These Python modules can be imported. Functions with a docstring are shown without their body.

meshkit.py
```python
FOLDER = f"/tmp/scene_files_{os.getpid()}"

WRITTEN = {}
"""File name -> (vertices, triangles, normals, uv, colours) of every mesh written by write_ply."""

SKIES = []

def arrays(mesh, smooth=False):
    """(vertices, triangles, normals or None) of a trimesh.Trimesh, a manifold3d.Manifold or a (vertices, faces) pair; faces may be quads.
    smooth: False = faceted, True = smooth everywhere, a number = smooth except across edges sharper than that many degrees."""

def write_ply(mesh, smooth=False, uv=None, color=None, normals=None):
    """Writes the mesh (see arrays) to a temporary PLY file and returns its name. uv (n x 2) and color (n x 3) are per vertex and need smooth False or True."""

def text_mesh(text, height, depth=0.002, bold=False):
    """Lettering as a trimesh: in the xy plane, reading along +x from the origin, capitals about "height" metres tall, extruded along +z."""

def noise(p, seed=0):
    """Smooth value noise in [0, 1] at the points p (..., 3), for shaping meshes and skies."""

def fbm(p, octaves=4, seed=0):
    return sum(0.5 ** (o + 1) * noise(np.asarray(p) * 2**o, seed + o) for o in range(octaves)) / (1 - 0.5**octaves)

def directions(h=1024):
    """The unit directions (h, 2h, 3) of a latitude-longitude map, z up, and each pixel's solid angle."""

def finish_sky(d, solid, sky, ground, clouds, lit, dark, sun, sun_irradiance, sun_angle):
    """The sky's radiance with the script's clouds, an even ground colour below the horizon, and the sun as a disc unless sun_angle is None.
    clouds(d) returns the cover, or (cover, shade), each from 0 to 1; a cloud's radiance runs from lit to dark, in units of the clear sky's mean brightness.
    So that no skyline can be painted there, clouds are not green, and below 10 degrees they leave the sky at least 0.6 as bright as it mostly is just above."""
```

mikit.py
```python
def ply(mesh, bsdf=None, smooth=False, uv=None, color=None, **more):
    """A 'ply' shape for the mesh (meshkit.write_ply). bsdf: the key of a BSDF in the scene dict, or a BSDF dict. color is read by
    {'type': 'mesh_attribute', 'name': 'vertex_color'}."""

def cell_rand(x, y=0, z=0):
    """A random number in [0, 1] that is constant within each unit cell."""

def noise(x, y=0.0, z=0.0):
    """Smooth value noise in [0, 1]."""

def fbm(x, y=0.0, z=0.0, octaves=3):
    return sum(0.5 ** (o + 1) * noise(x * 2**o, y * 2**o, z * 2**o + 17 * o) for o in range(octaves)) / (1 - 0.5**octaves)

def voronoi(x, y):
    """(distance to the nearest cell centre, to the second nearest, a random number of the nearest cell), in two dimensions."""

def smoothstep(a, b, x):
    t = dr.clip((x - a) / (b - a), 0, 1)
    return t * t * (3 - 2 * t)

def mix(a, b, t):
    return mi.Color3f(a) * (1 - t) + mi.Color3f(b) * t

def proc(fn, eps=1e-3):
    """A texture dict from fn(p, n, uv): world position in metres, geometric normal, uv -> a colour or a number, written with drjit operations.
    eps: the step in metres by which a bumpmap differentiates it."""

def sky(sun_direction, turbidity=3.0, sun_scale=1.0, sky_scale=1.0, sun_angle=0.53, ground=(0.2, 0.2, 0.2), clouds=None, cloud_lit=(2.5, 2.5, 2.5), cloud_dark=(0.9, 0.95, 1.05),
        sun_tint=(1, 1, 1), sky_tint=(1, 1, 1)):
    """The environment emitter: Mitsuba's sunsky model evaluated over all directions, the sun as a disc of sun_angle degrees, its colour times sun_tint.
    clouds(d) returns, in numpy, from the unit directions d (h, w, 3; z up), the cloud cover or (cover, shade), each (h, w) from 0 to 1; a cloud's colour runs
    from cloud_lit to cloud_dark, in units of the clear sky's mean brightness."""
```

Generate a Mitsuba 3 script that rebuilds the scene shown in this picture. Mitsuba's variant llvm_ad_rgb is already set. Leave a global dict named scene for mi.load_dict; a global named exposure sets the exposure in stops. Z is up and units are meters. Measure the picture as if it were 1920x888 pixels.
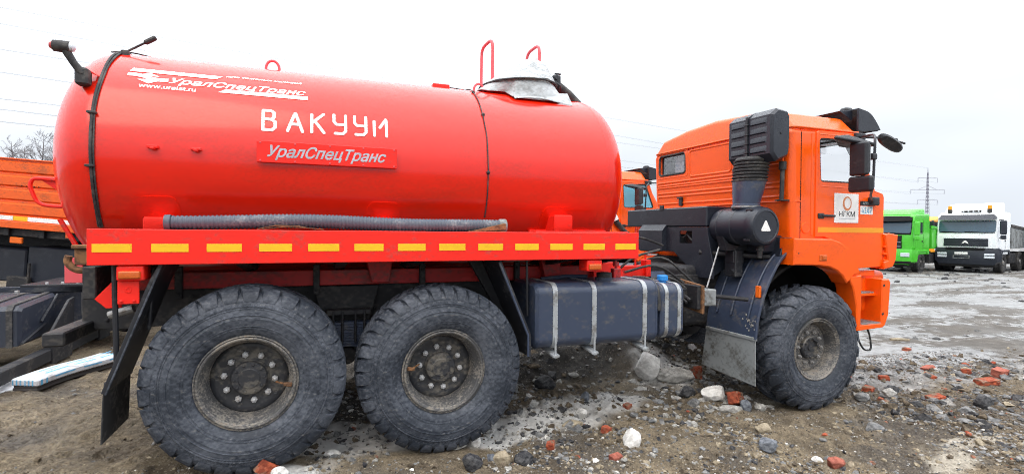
import math, random
import numpy as np
import trimesh, mapbox_earcut, manifold3d
import shapely.geometry as sg
import drjit as dr
import mitsuba as mi
import mikit, meshkit
from mikit import proc, noise, fbm, voronoi, cell_rand, smoothstep, mix

rng = np.random.default_rng(7)
random.seed(7)
T = mi.ScalarTransform4f
scene, labels = {'type': 'scene'}, {}

# ---------------------------------------------------------------- camera, sky, exposure
CAM = np.array([0.4175, -5.0125, 1.6485])
FW = np.array([0.35225545, 0.93581429, -0.01295078])
UP = np.array([-0.00398023, 0.01533553, 0.99987448])
scene['camera'] = {
    'type': 'perspective', 'fov': 88.93, 'fov_axis': 'x', 'near_clip': 0.05, 'far_clip': 1500.0,
    'to_world': T().look_at(origin=CAM.tolist(), target=(CAM + FW).tolist(), up=UP.tolist()),
}


def overcast(d):
    """Closed cloud deck, three times brighter overhead than at the horizon, with soft unevenness."""
    el = np.clip(d[..., 2], 0, 1)
    n = meshkit.fbm(d * np.array([2.2, 2.2, 5.0]) + 3.7, 4, 5)
    return np.ones_like(el), np.clip(1.0 - el ** 1.3 - 0.22 * (n - 0.5), 0, 1)


scene['sky'] = mikit.sky((-0.35, -0.55, 0.75), turbidity=3, sun_scale=0.10, sun_angle=40.0, clouds=overcast,
                         cloud_lit=(4.9, 5.0, 5.12), cloud_dark=(1.02, 1.10, 1.20), ground=(0.16, 0.155, 0.15))
exposure = 3.0

# ---------------------------------------------------------------- materials
def two(b):
    return {'type': 'twosided', 'bsdf': b}


def rgb(c):
    return {'type': 'rgb', 'value': list(c)}


def prin(c, rough, metallic=0.0, spec=0.5, **more):
    col = c if isinstance(c, dict) else rgb(c)
    return two({'type': 'principled', 'base_color': col, 'roughness': rough, 'metallic': metallic, 'specular': spec, **more})


def bumped(b, fn, scale, eps=1e-3):
    return two({'type': 'bumpmap', 'arbitrary': proc(fn, eps), 'scale': scale, 'bsdf': b['bsdf']})


def grime(a, b, scale=3.0, lo=0.5, hi=0.72, fine=40.0):
    """Colour a with irregular flecks and patches of dry dirt b."""
    a, b = list(a), list(b)

    def fn(p, n, uv):
        big = fbm(p.x * scale, p.y * scale, p.z * scale, 4)
        sm = fbm(p.x * fine, p.y * fine, p.z * fine, 3)
        return mix(a, b, smoothstep(lo, hi, big * 0.6 + sm * 0.4))
    return proc(fn)


def rubber(p, n, uv):
    big = fbm(p.x * 5, p.y * 5 + 3, p.z * 5, 4)
    sm = fbm(p.x * 55, p.y * 55, p.z * 55, 3)
    streak = fbm(p.x * 14, p.y * 3, p.z * 70, 3)
    c = mix((0.020, 0.026, 0.038), (0.092, 0.104, 0.130), smoothstep(0.34, 0.76, big * 0.55 + sm * 0.45))
    return mix(c, (0.16, 0.155, 0.145), smoothstep(0.60, 0.78, streak * 0.5 + sm * 0.5) * 0.5)


def rim_dirt(p, n, uv):
    big = fbm(p.x * 9, p.y * 9 + 3, p.z * 9, 4)
    sm = fbm(p.x * 80, p.y * 80, p.z * 80, 3)
    c = mix((0.070, 0.071, 0.075), (0.21, 0.195, 0.175), smoothstep(0.42, 0.66, big * 0.5 + sm * 0.5))
    return mix(c, (0.20, 0.11, 0.05), smoothstep(0.62, 0.76, sm * 0.6 + big * 0.4) * 0.4)


def red_paint(p, n, uv):
    sm = fbm(p.x * 60, p.y * 60, p.z * 60, 2)
    big = fbm(p.x * 2.5, p.y * 2.5, p.z * 6, 3)
    return mix((0.68, 0.011, 0.001), (0.58, 0.014, 0.003), smoothstep(0.45, 0.75, 0.65 * big + 0.35 * sm))


def orange_paint(p, n, uv):
    sm = fbm(p.x * 70, p.y * 70, p.z * 70, 2)
    big = fbm(p.x * 4, p.y * 4, p.z * 4, 3)
    return mix((0.88, 0.102, 0.003), (0.74, 0.088, 0.006), smoothstep(0.48, 0.78, 0.55 * big + 0.45 * sm))


MAT = {
    'm_red': prin(proc(red_paint), 0.16, spec=0.5, clearcoat=0.40, clearcoat_gloss=0.96),
    'm_red_flat': prin(grime((0.82, 0.018, 0.009), (0.52, 0.05, 0.04), 6, 0.55, 0.80), 0.38, spec=0.4),
    'm_dark_red': prin(grime((0.50, 0.012, 0.012), (0.20, 0.03, 0.03), 5, 0.42, 0.7), 0.5),
    'm_orange': prin(proc(orange_paint), 0.24, spec=0.45, clearcoat=0.35, clearcoat_gloss=0.93),
    'm_orange_old': prin(grime((0.75, 0.105, 0.010), (0.42, 0.085, 0.02), 4, 0.48, 0.75), 0.4),
    'm_black': prin(grime((0.016, 0.018, 0.024), (0.060, 0.062, 0.066), 6, 0.52, 0.78), 0.42),
    'm_plastic': prin(grime((0.015, 0.019, 0.030), (0.036, 0.042, 0.055), 5, 0.5, 0.8, 90), 0.36),
    'm_chassis': prin(grime((0.014, 0.015, 0.019), (0.060, 0.055, 0.050), 6, 0.48, 0.76), 0.62),
    'm_matt': prin((0.012, 0.012, 0.013), 0.9, spec=0.2),
    'm_blue_grey': prin(grime((0.038, 0.053, 0.092), (0.090, 0.092, 0.100), 9, 0.50, 0.76), 0.32),
    'm_slate': prin(grime((0.022, 0.028, 0.044), (0.070, 0.072, 0.078), 6, 0.50, 0.75), 0.4),
    'm_rubber': prin(proc(rubber), 0.62, spec=0.4),
    'm_rubber_black': prin(grime((0.022, 0.023, 0.026), (0.075, 0.072, 0.068), 9, 0.45, 0.7), 0.65),
    'm_rim': prin(proc(rim_dirt), 0.52, metallic=0.15),
    'm_hub': prin(grime((0.026, 0.028, 0.034), (0.125, 0.115, 0.100), 9, 0.45, 0.70), 0.45),
    'm_bolt': prin(grime((0.42, 0.43, 0.45), (0.22, 0.19, 0.16), 40, 0.48, 0.75, 150), 0.40, metallic=0.2),
    'm_bolt_dull': prin(grime((0.22, 0.22, 0.225), (0.10, 0.09, 0.08), 40, 0.45, 0.7, 150), 0.5),
    'm_rust': prin(grime((0.22, 0.105, 0.045), (0.10, 0.05, 0.025), 30, 0.4, 0.6), 0.8),
    'm_strap': prin(grime((0.40, 0.43, 0.46), (0.20, 0.20, 0.20), 12, 0.46, 0.72), 0.38, metallic=0.35),
    'm_steel': prin(grime((0.32, 0.33, 0.34), (0.15, 0.13, 0.11), 18, 0.42, 0.7), 0.45, metallic=0.5),
    'm_white': prin((0.80, 0.80, 0.80), 0.35),
    'm_white_paint': prin(grime((0.78, 0.79, 0.80), (0.5, 0.48, 0.44), 5, 0.52, 0.85), 0.3),
    'm_film': prin(grime((0.50, 0.52, 0.56), (0.30, 0.30, 0.31), 9, 0.45, 0.72), 0.3),
    'm_yellow': prin((0.80, 0.46, 0.012), 0.30),
    'm_yellow_dull': prin((0.78, 0.30, 0.010), 0.35),
    'm_amber': prin((0.72, 0.13, 0.008), 0.22, clearcoat=0.8),
    'm_amber_dull': prin((0.52, 0.10, 0.015), 0.3),
    'm_pale_red': prin((0.72, 0.10, 0.12), 0.45),
    'm_blue_cap': prin((0.02, 0.22, 0.62), 0.35),
    'm_ink': prin((0.05, 0.055, 0.06), 0.5),
    'm_blue_ink': prin((0.10, 0.33, 0.55), 0.5),
    'm_grey_ink': prin((0.35, 0.37, 0.40), 0.5),
    'm_brown_ink': prin((0.60, 0.22, 0.10), 0.5),
    'm_alu': prin(grime((0.55, 0.56, 0.62), (0.40, 0.42, 0.47), 20, 0.4, 0.7), 0.34, metallic=0.55),
    'm_flap': prin(grime((0.23, 0.25, 0.262), (0.09, 0.09, 0.085), 7, 0.42, 0.72), 0.55),
    'm_canvas': bumped(prin(grime((0.43, 0.46, 0.485), (0.27, 0.29, 0.30), 7, 0.46, 0.76), 0.85),
                       lambda p, n, uv: fbm(p.x * 22, p.y * 22, p.z * 22, 4), 0.02),
    'm_hose': prin(grime((0.070, 0.088, 0.118), (0.20, 0.215, 0.235), 10, 0.50, 0.80, 90), 0.55),
    'm_glass': {'type': 'thindielectric', 'int_ior': 1.5},
    'm_dark_glass': prin((0.02, 0.025, 0.03), 0.05, spec=0.6),
    'm_blue_glass': prin((0.045, 0.085, 0.125), 0.06, spec=0.6),
    'm_curtain': prin(grime((0.10, 0.13, 0.22), (0.30, 0.32, 0.36), 14, 0.4, 0.6), 0.8),
    'm_lining': prin((0.045, 0.045, 0.05), 0.8),
    'm_green': prin((0.065, 0.47, 0.028), 0.28, clearcoat=0.5),
    'm_cab_white': prin((0.78, 0.82, 0.86), 0.26, clearcoat=0.5),
    'm_mirror': {'type': 'roughconductor', 'material': 'Al', 'alpha': 0.05},
    'm_lamp_red': prin((0.45, 0.03, 0.03), 0.2),
    'm_lens': prin((0.55, 0.60, 0.66), 0.12, spec=0.8),
    'm_wire': prin((0.16, 0.18, 0.22), 0.6),
    'm_pylon': prin((0.20, 0.20, 0.25), 0.6),
    'm_stone_dark_board': prin((0.05, 0.045, 0.045), 0.7),
    'm_blue_film': prin((0.16, 0.46, 0.62), 0.08, spec=0.6),
    'm_bark': prin((0.19, 0.18, 0.19), 0.85),
}
for k, v in MAT.items():
    scene[k] = v

# ---------------------------------------------------------------- helpers
def TMesh(v, f):
    return trimesh.Trimesh(np.asarray(v, float), np.asarray(f, int), process=False)


def cat(*a):
    out = []
    for x in a:
        if isinstance(x, (list, tuple)):
            out += [cat(*x)] if len(x) else []
        elif x is not None:
            out.append(x)
    return out[0] if len(out) == 1 else trimesh.util.concatenate(out)


def hull(p):
    return trimesh.convex.convex_hull(np.asarray(p, float))


def box(x0, x1, y0, y1, z0, z1, b=0.006):
    x0, x1 = min(x0, x1), max(x0, x1)
    y0, y1 = min(y0, y1), max(y0, y1)
    z0, z1 = min(z0, z1), max(z0, z1)
    b = min(b, 0.45 * (x1 - x0), 0.45 * (y1 - y0), 0.45 * (z1 - z0))
    p = []
    for X, sx in ((x0, 1), (x1, -1)):
        for Y, sy in ((y0, 1), (y1, -1)):
            for Z, sz in ((z0, 1), (z1, -1)):
                p += [(X, Y + sy * b, Z + sz * b), (X + sx * b, Y, Z + sz * b), (X + sx * b, Y + sy * b, Z)]
    return hull(p)


def rbox(x0, x1, y0, y1, z0, z1, r=0.05, n=2):
    """Box rounded by hulls of small spheres."""
    s = trimesh.creation.icosphere(n, r).vertices
    return hull(np.vstack([s + (X, Y, Z) for X in (x0 + r, x1 - r) for Y in (y0 + r, y1 - r) for Z in (z0 + r, z1 - r)]))


AX = {'x': (1, 2, 0), 'y': (0, 2, 1), 'z': (0, 1, 2)}


def lay(uv, a, axis):
    uv = np.asarray(uv, float)
    out = np.zeros((len(uv), 3))
    i, j, k = AX[axis]
    out[:, i], out[:, j], out[:, k] = uv[:, 0], uv[:, 1], a
    return out


def inset(poly, b):
    p = np.asarray(poly, float)
    area = 0.5 * np.sum(p[:, 0] * np.roll(p[:, 1], -1) - np.roll(p[:, 0], -1) * p[:, 1])
    s = 1.0 if area > 0 else -1.0
    d0, d1 = p - np.roll(p, 1, 0), np.roll(p, -1, 0) - p
    n0 = np.stack([-d0[:, 1], d0[:, 0]], 1) / (np.linalg.norm(d0, axis=1, keepdims=True) + 1e-12) * s
    n1 = np.stack([-d1[:, 1], d1[:, 0]], 1) / (np.linalg.norm(d1, axis=1, keepdims=True) + 1e-12) * s
    m = n0 + n1
    return p + b * m / np.maximum((1 + (n0 * n1).sum(1)), 0.35)[:, None]


def prism(poly, axis, a0, a1, b=0.0, holes=()):
    """Polygon with holes extruded along an axis between a0 and a1, outer edges chamfered by b."""
    a0, a1 = min(a0, a1), max(a0, a1)
    rings = [np.asarray(poly, float)] + [np.asarray(h, float) for h in holes]
    V, F, base = [], [], 0
    capv = {0: [], 1: []}
    levels = [(a0, b), (a0 + b, 0), (a1 - b, 0), (a1, b)] if b > 0 else [(a0, 0), (a1, 0)]
    for ri, r in enumerate(rings):
        n = len(r)
        for a, k in levels:
            q = inset(r, k if ri == 0 else 0) if k else r
            V.append(lay(q, a, axis))
        for L in range(len(levels) - 1):
            o0, o1 = base + L * n, base + (L + 1) * n
            for i in range(n):
                j = (i + 1) % n
                F += [(o0 + i, o0 + j, o1 + j), (o0 + i, o1 + j, o1 + i)]
        capv[0] += list(range(base, base + n))
        capv[1] += list(range(base + (len(levels) - 1) * n, base + len(levels) * n))
        base += len(levels) * n
    flat = np.vstack([inset(r, b) if (b and ri == 0) else r for ri, r in enumerate(rings)])
    ends = np.cumsum([len(r) for r in rings]).astype(np.uint32)
    tri = mapbox_earcut.triangulate_float64(flat, ends).reshape(-1, 3)
    for t in tri:
        F.append([capv[0][k] for k in t][::-1])
        F.append([capv[1][k] for k in t])
    m = TMesh(np.vstack(V), F)
    m.fix_normals()
    return m


def rrect(u0, u1, v0, v1, r=0.02, n=4):
    p = []
    for cu, cv, s in ((u1 - r, v1 - r, 0), (u0 + r, v1 - r, 90), (u0 + r, v0 + r, 180), (u1 - r, v0 + r, 270)):
        for k in range(n + 1):
            a = math.radians(s + 90 * k / n)
            p.append((cu + r * math.cos(a), cv + r * math.sin(a)))
    return p


def smooth_path(pts, rad, n=5):
    pts = [np.asarray(p, float) for p in pts]
    out = [pts[0]]
    for a, c, d in zip(pts[:-2], pts[1:-1], pts[2:]):
        la, ld = np.linalg.norm(a - c), np.linalg.norm(d - c)
        r = min(rad, 0.48 * la, 0.48 * ld)
        p, q = c + (a - c) / la * r, c + (d - c) / ld * r
        for t in np.linspace(0, 1, n):
            out.append((1 - t) ** 2 * p + 2 * t * (1 - t) * c + t * t * q)
    out.append(pts[-1])
    return out


def tube(pts, r, sides=10, bend=0.0):
    if bend:
        pts = smooth_path(pts, bend)
    p = np.asarray(pts, float)
    rr = np.broadcast_to(np.asarray(r, float), (len(p),))
    t = np.gradient(p, axis=0)
    t /= np.linalg.norm(t, axis=1, keepdims=True) + 1e-12
    ref = np.array([0, 0, 1.0]) if abs(t[0][2]) < 0.9 else np.array([1.0, 0, 0])
    u = np.cross(t[0], ref)
    V = []
    ang = np.arange(sides) * 2 * np.pi / sides
    for i in range(len(p)):
        u = u - t[i] * (u @ t[i])
        u /= np.linalg.norm(u) + 1e-12
        w = np.cross(t[i], u)
        V.append(p[i] + rr[i] * (np.cos(ang)[:, None] * u + np.sin(ang)[:, None] * w))
    F = []
    for i in range(len(p) - 1):
        for k in range(sides):
            j = (k + 1) % sides
            a, b2, c, d = i * sides + k, i * sides + j, (i + 1) * sides + j, (i + 1) * sides + k
            F += [(a, b2, c), (a, c, d)]
    V = np.vstack(V + [p[:1], p[-1:]])
    n = len(p) * sides
    for k in range(sides):
        j = (k + 1) % sides
        F += [(n, j, k), (n + 1, n - sides + k, n - sides + j)]
    return TMesh(V, F)


def lathe(prof, axis='y', c=(0, 0, 0), n=48, closed=False):
    """prof: (position along the axis, radius) pairs turned about the axis through c."""
    prof = np.asarray(prof, float)
    ang = np.arange(n) * 2 * np.pi / n
    i, j, k = AX[axis]
    V = np.zeros((len(prof), n, 3))
    V[..., i] = prof[:, 1][:, None] * np.cos(ang)
    V[..., j] = prof[:, 1][:, None] * np.sin(ang)
    V[..., k] = prof[:, 0][:, None]
    V = V.reshape(-1, 3) + np.asarray(c)
    F = []
    m = len(prof)
    for a in range(m if closed else m - 1):
        b2 = (a + 1) % m
        for q in range(n):
            w = (q + 1) % n
            F += [(a * n + q, a * n + w, b2 * n + w), (a * n + q, b2 * n + w, b2 * n + q)]
    return TMesh(V, F)


def rod(a, b2, r, n=12):
    return tube([a, b2], r, n)


def disc_bolt(x, y, z, r=0.016, h=0.03, dy=-1):
    """Hexagon nut with a round stud, facing -y."""
    hx = [(r * math.cos(math.radians(60 * k)) + x, r * math.sin(math.radians(60 * k)) + z) for k in range(6)]
    nut = prism(hx, 'y', y, y + dy * h * 0.7, 0.002)
    return cat(nut, lathe([(y, r * 0.5), (y + dy * h, r * 0.5), (y + dy * h * 1.1, 0.001)], 'y', (x, 0, z), 8))


def mani(m):
    return manifold3d.Manifold(manifold3d.Mesh(np.asarray(m.vertices, np.float32), np.asarray(m.faces, np.uint32)))


def unmani(m):
    q = m.to_mesh()
    return TMesh(q.vert_properties[:, :3], q.tri_verts)


def numbered(key):
    k, i = key, 0
    while k in scene or k in labels or any(q.startswith(k + '__') for q in scene):
        i += 1
        k = '%s_%03d' % (key, i)
    return k


def text(s, h, depth=0.002, bold=False, slant=0.0, width=None):
    m = meshkit.text_mesh(s, h, depth, bold)
    m.apply_translation((-m.bounds[0][0], 0, 0))
    if width:
        m.vertices[:, 0] *= width / m.bounds[1][0]
    if slant:
        m.vertices[:, 0] += slant * m.vertices[:, 1]
    return m


def on_side(m, x, y, z, tilt=0.0):
    """A flat xy mesh (text, sticker) stood upright on a face that looks to -y; x along +x."""
    v = m.vertices
    c, s = math.cos(tilt), math.sin(tilt)
    q = np.stack([x + c * v[:, 0] - s * v[:, 1], y - v[:, 2], z + s * v[:, 0] + c * v[:, 1]], 1)
    return TMesh(q, m.faces)


def moved(m, loc=(0, 0, 0), rz=0.0, ry=0.0, rx=0.0, s=1.0):
    v = np.asarray(m.vertices) * s
    for ang, (i, j) in ((rx, (1, 2)), (ry, (2, 0)), (rz, (0, 1))):
        if ang:
            c, q = math.cos(ang), math.sin(ang)
            a, b2 = v[:, i].copy(), v[:, j].copy()
            v[:, i], v[:, j] = c * a - q * b2, q * a + c * b2
    return TMesh(v + np.asarray(loc), m.faces)


PLACE = [None]          # transform given to every mesh while a thing is built in its own frame


def add(parent, name, mesh, mat, smooth=30, label=None, cat_=None, group=None, kind=None):
    key = numbered((parent + '__' if parent else '') + name)
    m = cat(mesh)
    if PLACE[0] is not None:
        m = TMesh(PLACE[0](np.asarray(m.vertices)), m.faces)
    scene[key] = mikit.ply(m, mat, smooth=smooth)
    tag(key, label, cat_, group, kind)
    return key


def tag(key, label=None, cat_=None, group=None, kind=None):
    e = {k: v for k, v in (('label', label), ('category', cat_), ('group', group), ('kind', kind)) if v}
    if e:
        labels[key] = e


def clone(src, dst, to_world, skip=()):
    """Another copy of every entry under src, under the key dst."""
    for k in [k for k in scene if k == src or k.startswith(src + '__')]:
        if any(('__' + s) in k for s in skip):
            continue
        d = dict(scene[k])
        d['to_world'] = to_world
        scene[dst + k[len(src):]] = d


def frame_fn(loc, heading, tilt=0.0, scale=1.0):
    """Local x right, y back, z up; heading = clockwise angle of local y from world y, in degrees."""
    h, t = math.radians(heading), math.radians(tilt)
    ex, ey = np.array([math.cos(h), -math.sin(h), 0]), np.array([math.sin(h), math.cos(h), 0])
    ez = np.array([0, 0, 1.0])
    ex2, ez2 = ex * math.cos(t) - ez * math.sin(t), ex * math.sin(t) + ez * math.cos(t)
    A = np.stack([ex2, ey, ez2], 1) * scale
    return lambda v: v @ A.T + np.asarray(loc, float)

# ================================================================ ground
def gbase(x, y):
    return np.interp(x, [-60, -2, 0, 5.14, 10, 30, 400], [0, .03, 0, -.15, -.2, -.32, -.4])


WHEELS = [(0.0, 0.63), (1.32, 0.594), (5.14, 0.482)]


def ground_z(x, y):
    x, y = np.asarray(x, float), np.asarray(y, float)
    p = np.stack([x, y, 0 * x], -1)
    z = gbase(x, y)
    calm = np.clip((x - 6.2) / 1.5, 0, 1) * np.clip((y + 0.9 + 0.12 * (x - 7)) / 0.8, 0, 1)
    rough = 1 - 0.75 * calm
    z = z + rough * (0.105 * (meshkit.fbm(p * 1.7 + 3, 3, 1) - 0.5) + 0.080 * (meshkit.fbm(p * 6.0, 3, 2) - 0.5) + 0.044 * (meshkit.fbm(p * 17.0, 3, 3) - 0.5))
    z = z + calm * 0.10 * (meshkit.fbm(p * np.array([0.35, 0.9, 1.0]), 3, 4) - 0.5)
    # rubble bank in front of the wheels and churned heaps under the truck
    z = z + 0.055 * np.exp(-((y + 1.72) / 0.24) ** 2) * np.clip((x - 0.5) / 0.6, 0, 1) * np.clip((4.6 - x) / 1.0, 0, 1)
    z = z + 0.16 * np.exp(-((x - 4.25) / 0.55) ** 2 - ((y - 0.25) / 0.5) ** 2)
    z = z + 0.05 * np.exp(-((x - 2.6) / 0.7) ** 2 - ((y + 0.4) / 0.4) ** 2)
    bank = 0.55 * np.exp(-((y - 2.0) / 0.55) ** 2) * np.clip((x - 0.7) / 1.2, 0, 1) * np.clip((7.0 - x) / 0.9, 0, 1)
    z = z + bank * (0.6 + 0.9 * (meshkit.fbm(p * 2.2 + 5, 3, 9) - 0.2))
    z = z + (0.33 * np.exp(-((y - 0.72) / 0.36) ** 2) * np.clip((x - 1.9) / 1.3, 0, 1) * np.clip((6.0 - x) / 0.7, 0, 1)) * (0.75 + 0.8 * (meshkit.fbm(p * 2.6 + 1, 3, 12) - 0.3))
    far = np.clip((np.hypot(x - 12, y) - 25) / 60, 0, 1)
    z = z + far * 0.5 * (meshkit.fbm(p * 0.03, 3, 8) - 0.5)
    # tyre seats
    for wx, wz in WHEELS:
        for ys in (-1.03, 1.03):
            k = np.exp(-((x - wx) / 0.30) ** 4 - ((y - ys) / 0.30) ** 4)
            z = z * (1 - k) + k * (wz - 0.63 + 0.012)
    return z


def axis_samples(a, b, step, far_, grow=1.13):
    mid = list(np.arange(a, b, step))
    lo, s, v = [], step, a
    while v > -far_:
        s *= grow
        v -= s
        lo.append(v)
    hi, s, v = [], step, mid[-1]
    while v < far_:
        s *= grow
        v += s
        hi.append(v)
    return np.array(lo[::-1] + mid + hi)


gx, gy = axis_samples(-2.6, 9.0, 0.022, 420), axis_samples(-2.8, 2.2, 0.022, 420)
GX, GY = np.meshgrid(gx, gy, indexing='ij')
GV = np.stack([GX, GY, ground_z(GX, GY)], -1).reshape(-1, 3)
ny = len(gy)
ii, jj = np.meshgrid(np.arange(len(gx) - 1), np.arange(ny - 1), indexing='ij')
a0 = (ii * ny + jj).ravel()
GF = np.vstack([np.stack([a0, a0 + ny, a0 + ny + 1], 1), np.stack([a0, a0 + ny + 1, a0 + 1], 1)])


def blob(p, cx, cy, rx, ry):
    return dr.exp(-(dr.square((p.x - cx) / rx) + dr.square((p.y - cy) / ry)))


def mud_masks(p):
    wob = fbm(p.x * 2.1, p.y * 2.1, 5.0, 4)
    det = fbm(p.x * 9, p.y * 9, 2.0, 4)
    # scattered lime and crushed concrete between the wheels and the tank
    lime = blob(p, 0.7, -0.65, 0.6, 0.34) + blob(p, 1.75, -0.92, 0.5, 0.24) + blob(p, 2.4, -0.72, 0.6, 0.26) + blob(p, 3.1, -0.42, 0.6, 0.26) + blob(p, 4.3, 0.1, 0.45, 0.4) + blob(p, 0.2, -1.22, 0.3, 0.12)
    lime = smoothstep(0.36, 0.66, lime * 0.62 + wob * 0.42 + det * 0.22 - 0.12)
    pale = blob(p, 5.75, -2.2, 0.55, 0.16) + blob(p, 5.1, -2.42, 0.35, 0.12)
    pale = smoothstep(0.50, 0.72, pale * 0.6 + det * 0.5)
    # frozen yard beyond the front wheel
    yard = smoothstep(6.0, 7.4, p.x + (p.y + 0.9) * 0.35 + (wob - 0.5) * 1.6) * smoothstep(-1.1, -0.3, p.y + (wob - 0.5) * 0.9 + (p.x - 7) * 0.05)
    st = fbm(p.x * 0.55 + 7, p.y * 1.5, 1.0, 4)
    ice = yard * smoothstep(0.42, 0.58, st * 0.65 + det * 0.35)
    snow_l = smoothstep(0.50, 0.58, blob(p, -3.0, 1.62, 0.95, 0.30) * 0.62 + wob * 0.30 + det * 0.14)
    return wob, det, lime, pale, yard, ice, snow_l


def mud_colour(p, n, uv):
    wob, det, lime, pale, yard, ice, snow_l = mud_masks(p)
    fine = fbm(p.x * 42, p.y * 42, p.z * 42, 3)
    d1, d2, r = voronoi(p.x * 55, p.y * 55)
    c = mix((0.066, 0.052, 0.036), (0.195, 0.158, 0.108), smoothstep(0.3, 0.72, wob * 0.45 + det * 0.3 + fine * 0.25))
    c = mix(c, (0.065, 0.060, 0.056), smoothstep(0.52, 0.66, fbm(p.x * 1.3 + 11, p.y * 1.3, 9.0, 4)) * 0.6)
    soil_shade = blob(p, 2.6, 0.9, 1.9, 0.75) + blob(p, 4.6, 1.5, 1.9, 0.9) + blob(p, 1.0, -0.1, 1.0, 0.4)  # dark bank soil, with the shade below the truck painted into its colour
    c = mix(c, mix((0.022, 0.021, 0.020), (0.060, 0.055, 0.050), det), smoothstep(0.40, 0.60, soil_shade * 0.5 + wob * 0.35 + det * 0.2))
    d3, d4, r2 = voronoi(p.x * 120 + 9, p.y * 120)
    c = c * (0.72 + 0.56 * r2)
    c = mix(c, (0.27, 0.24, 0.19), dr.select(r > 0.80, 1.0, 0.0) * smoothstep(0.42, 0.25, d1) * 0.6)
    c = mix(c, (0.025, 0.025, 0.026), dr.select(r < 0.10, 1.0, 0.0) * smoothstep(0.42, 0.25, d1) * 0.6)
    c = mix(c, mix((0.30, 0.30, 0.295), (0.68, 0.68, 0.67), fine * 0.6 + det * 0.4), lime * 0.92)
    c = mix(c, (0.40, 0.37, 0.31), pale * 0.8)
    c = mix(c, mix((0.085, 0.080, 0.076), (0.150, 0.145, 0.140), det), yard * 0.8)
    c = mix(c, mix((0.19, 0.195, 0.20), (0.43, 0.445, 0.46), fbm(p.x * 3, p.y * 8, 4.0, 4)), ice * (0.55 + 0.4 * det))
    return mix(c, (0.75, 0.77, 0.80), snow_l)


def mud_rough(p, n, uv):
    wob, det, lime, pale, yard, ice, snow_l = mud_masks(p)
    wet = yard * smoothstep(0.50, 0.60, fbm(p.x * 0.8 + 31, p.y * 2.0, 3.0, 3))
    damp = smoothstep(0.52, 0.68, fbm(p.x * 1.7 + 5, p.y * 1.7, 8.0, 3)) * 0.28
    return 0.88 - damp - 0.45 * ice - wet * 0.25


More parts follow.
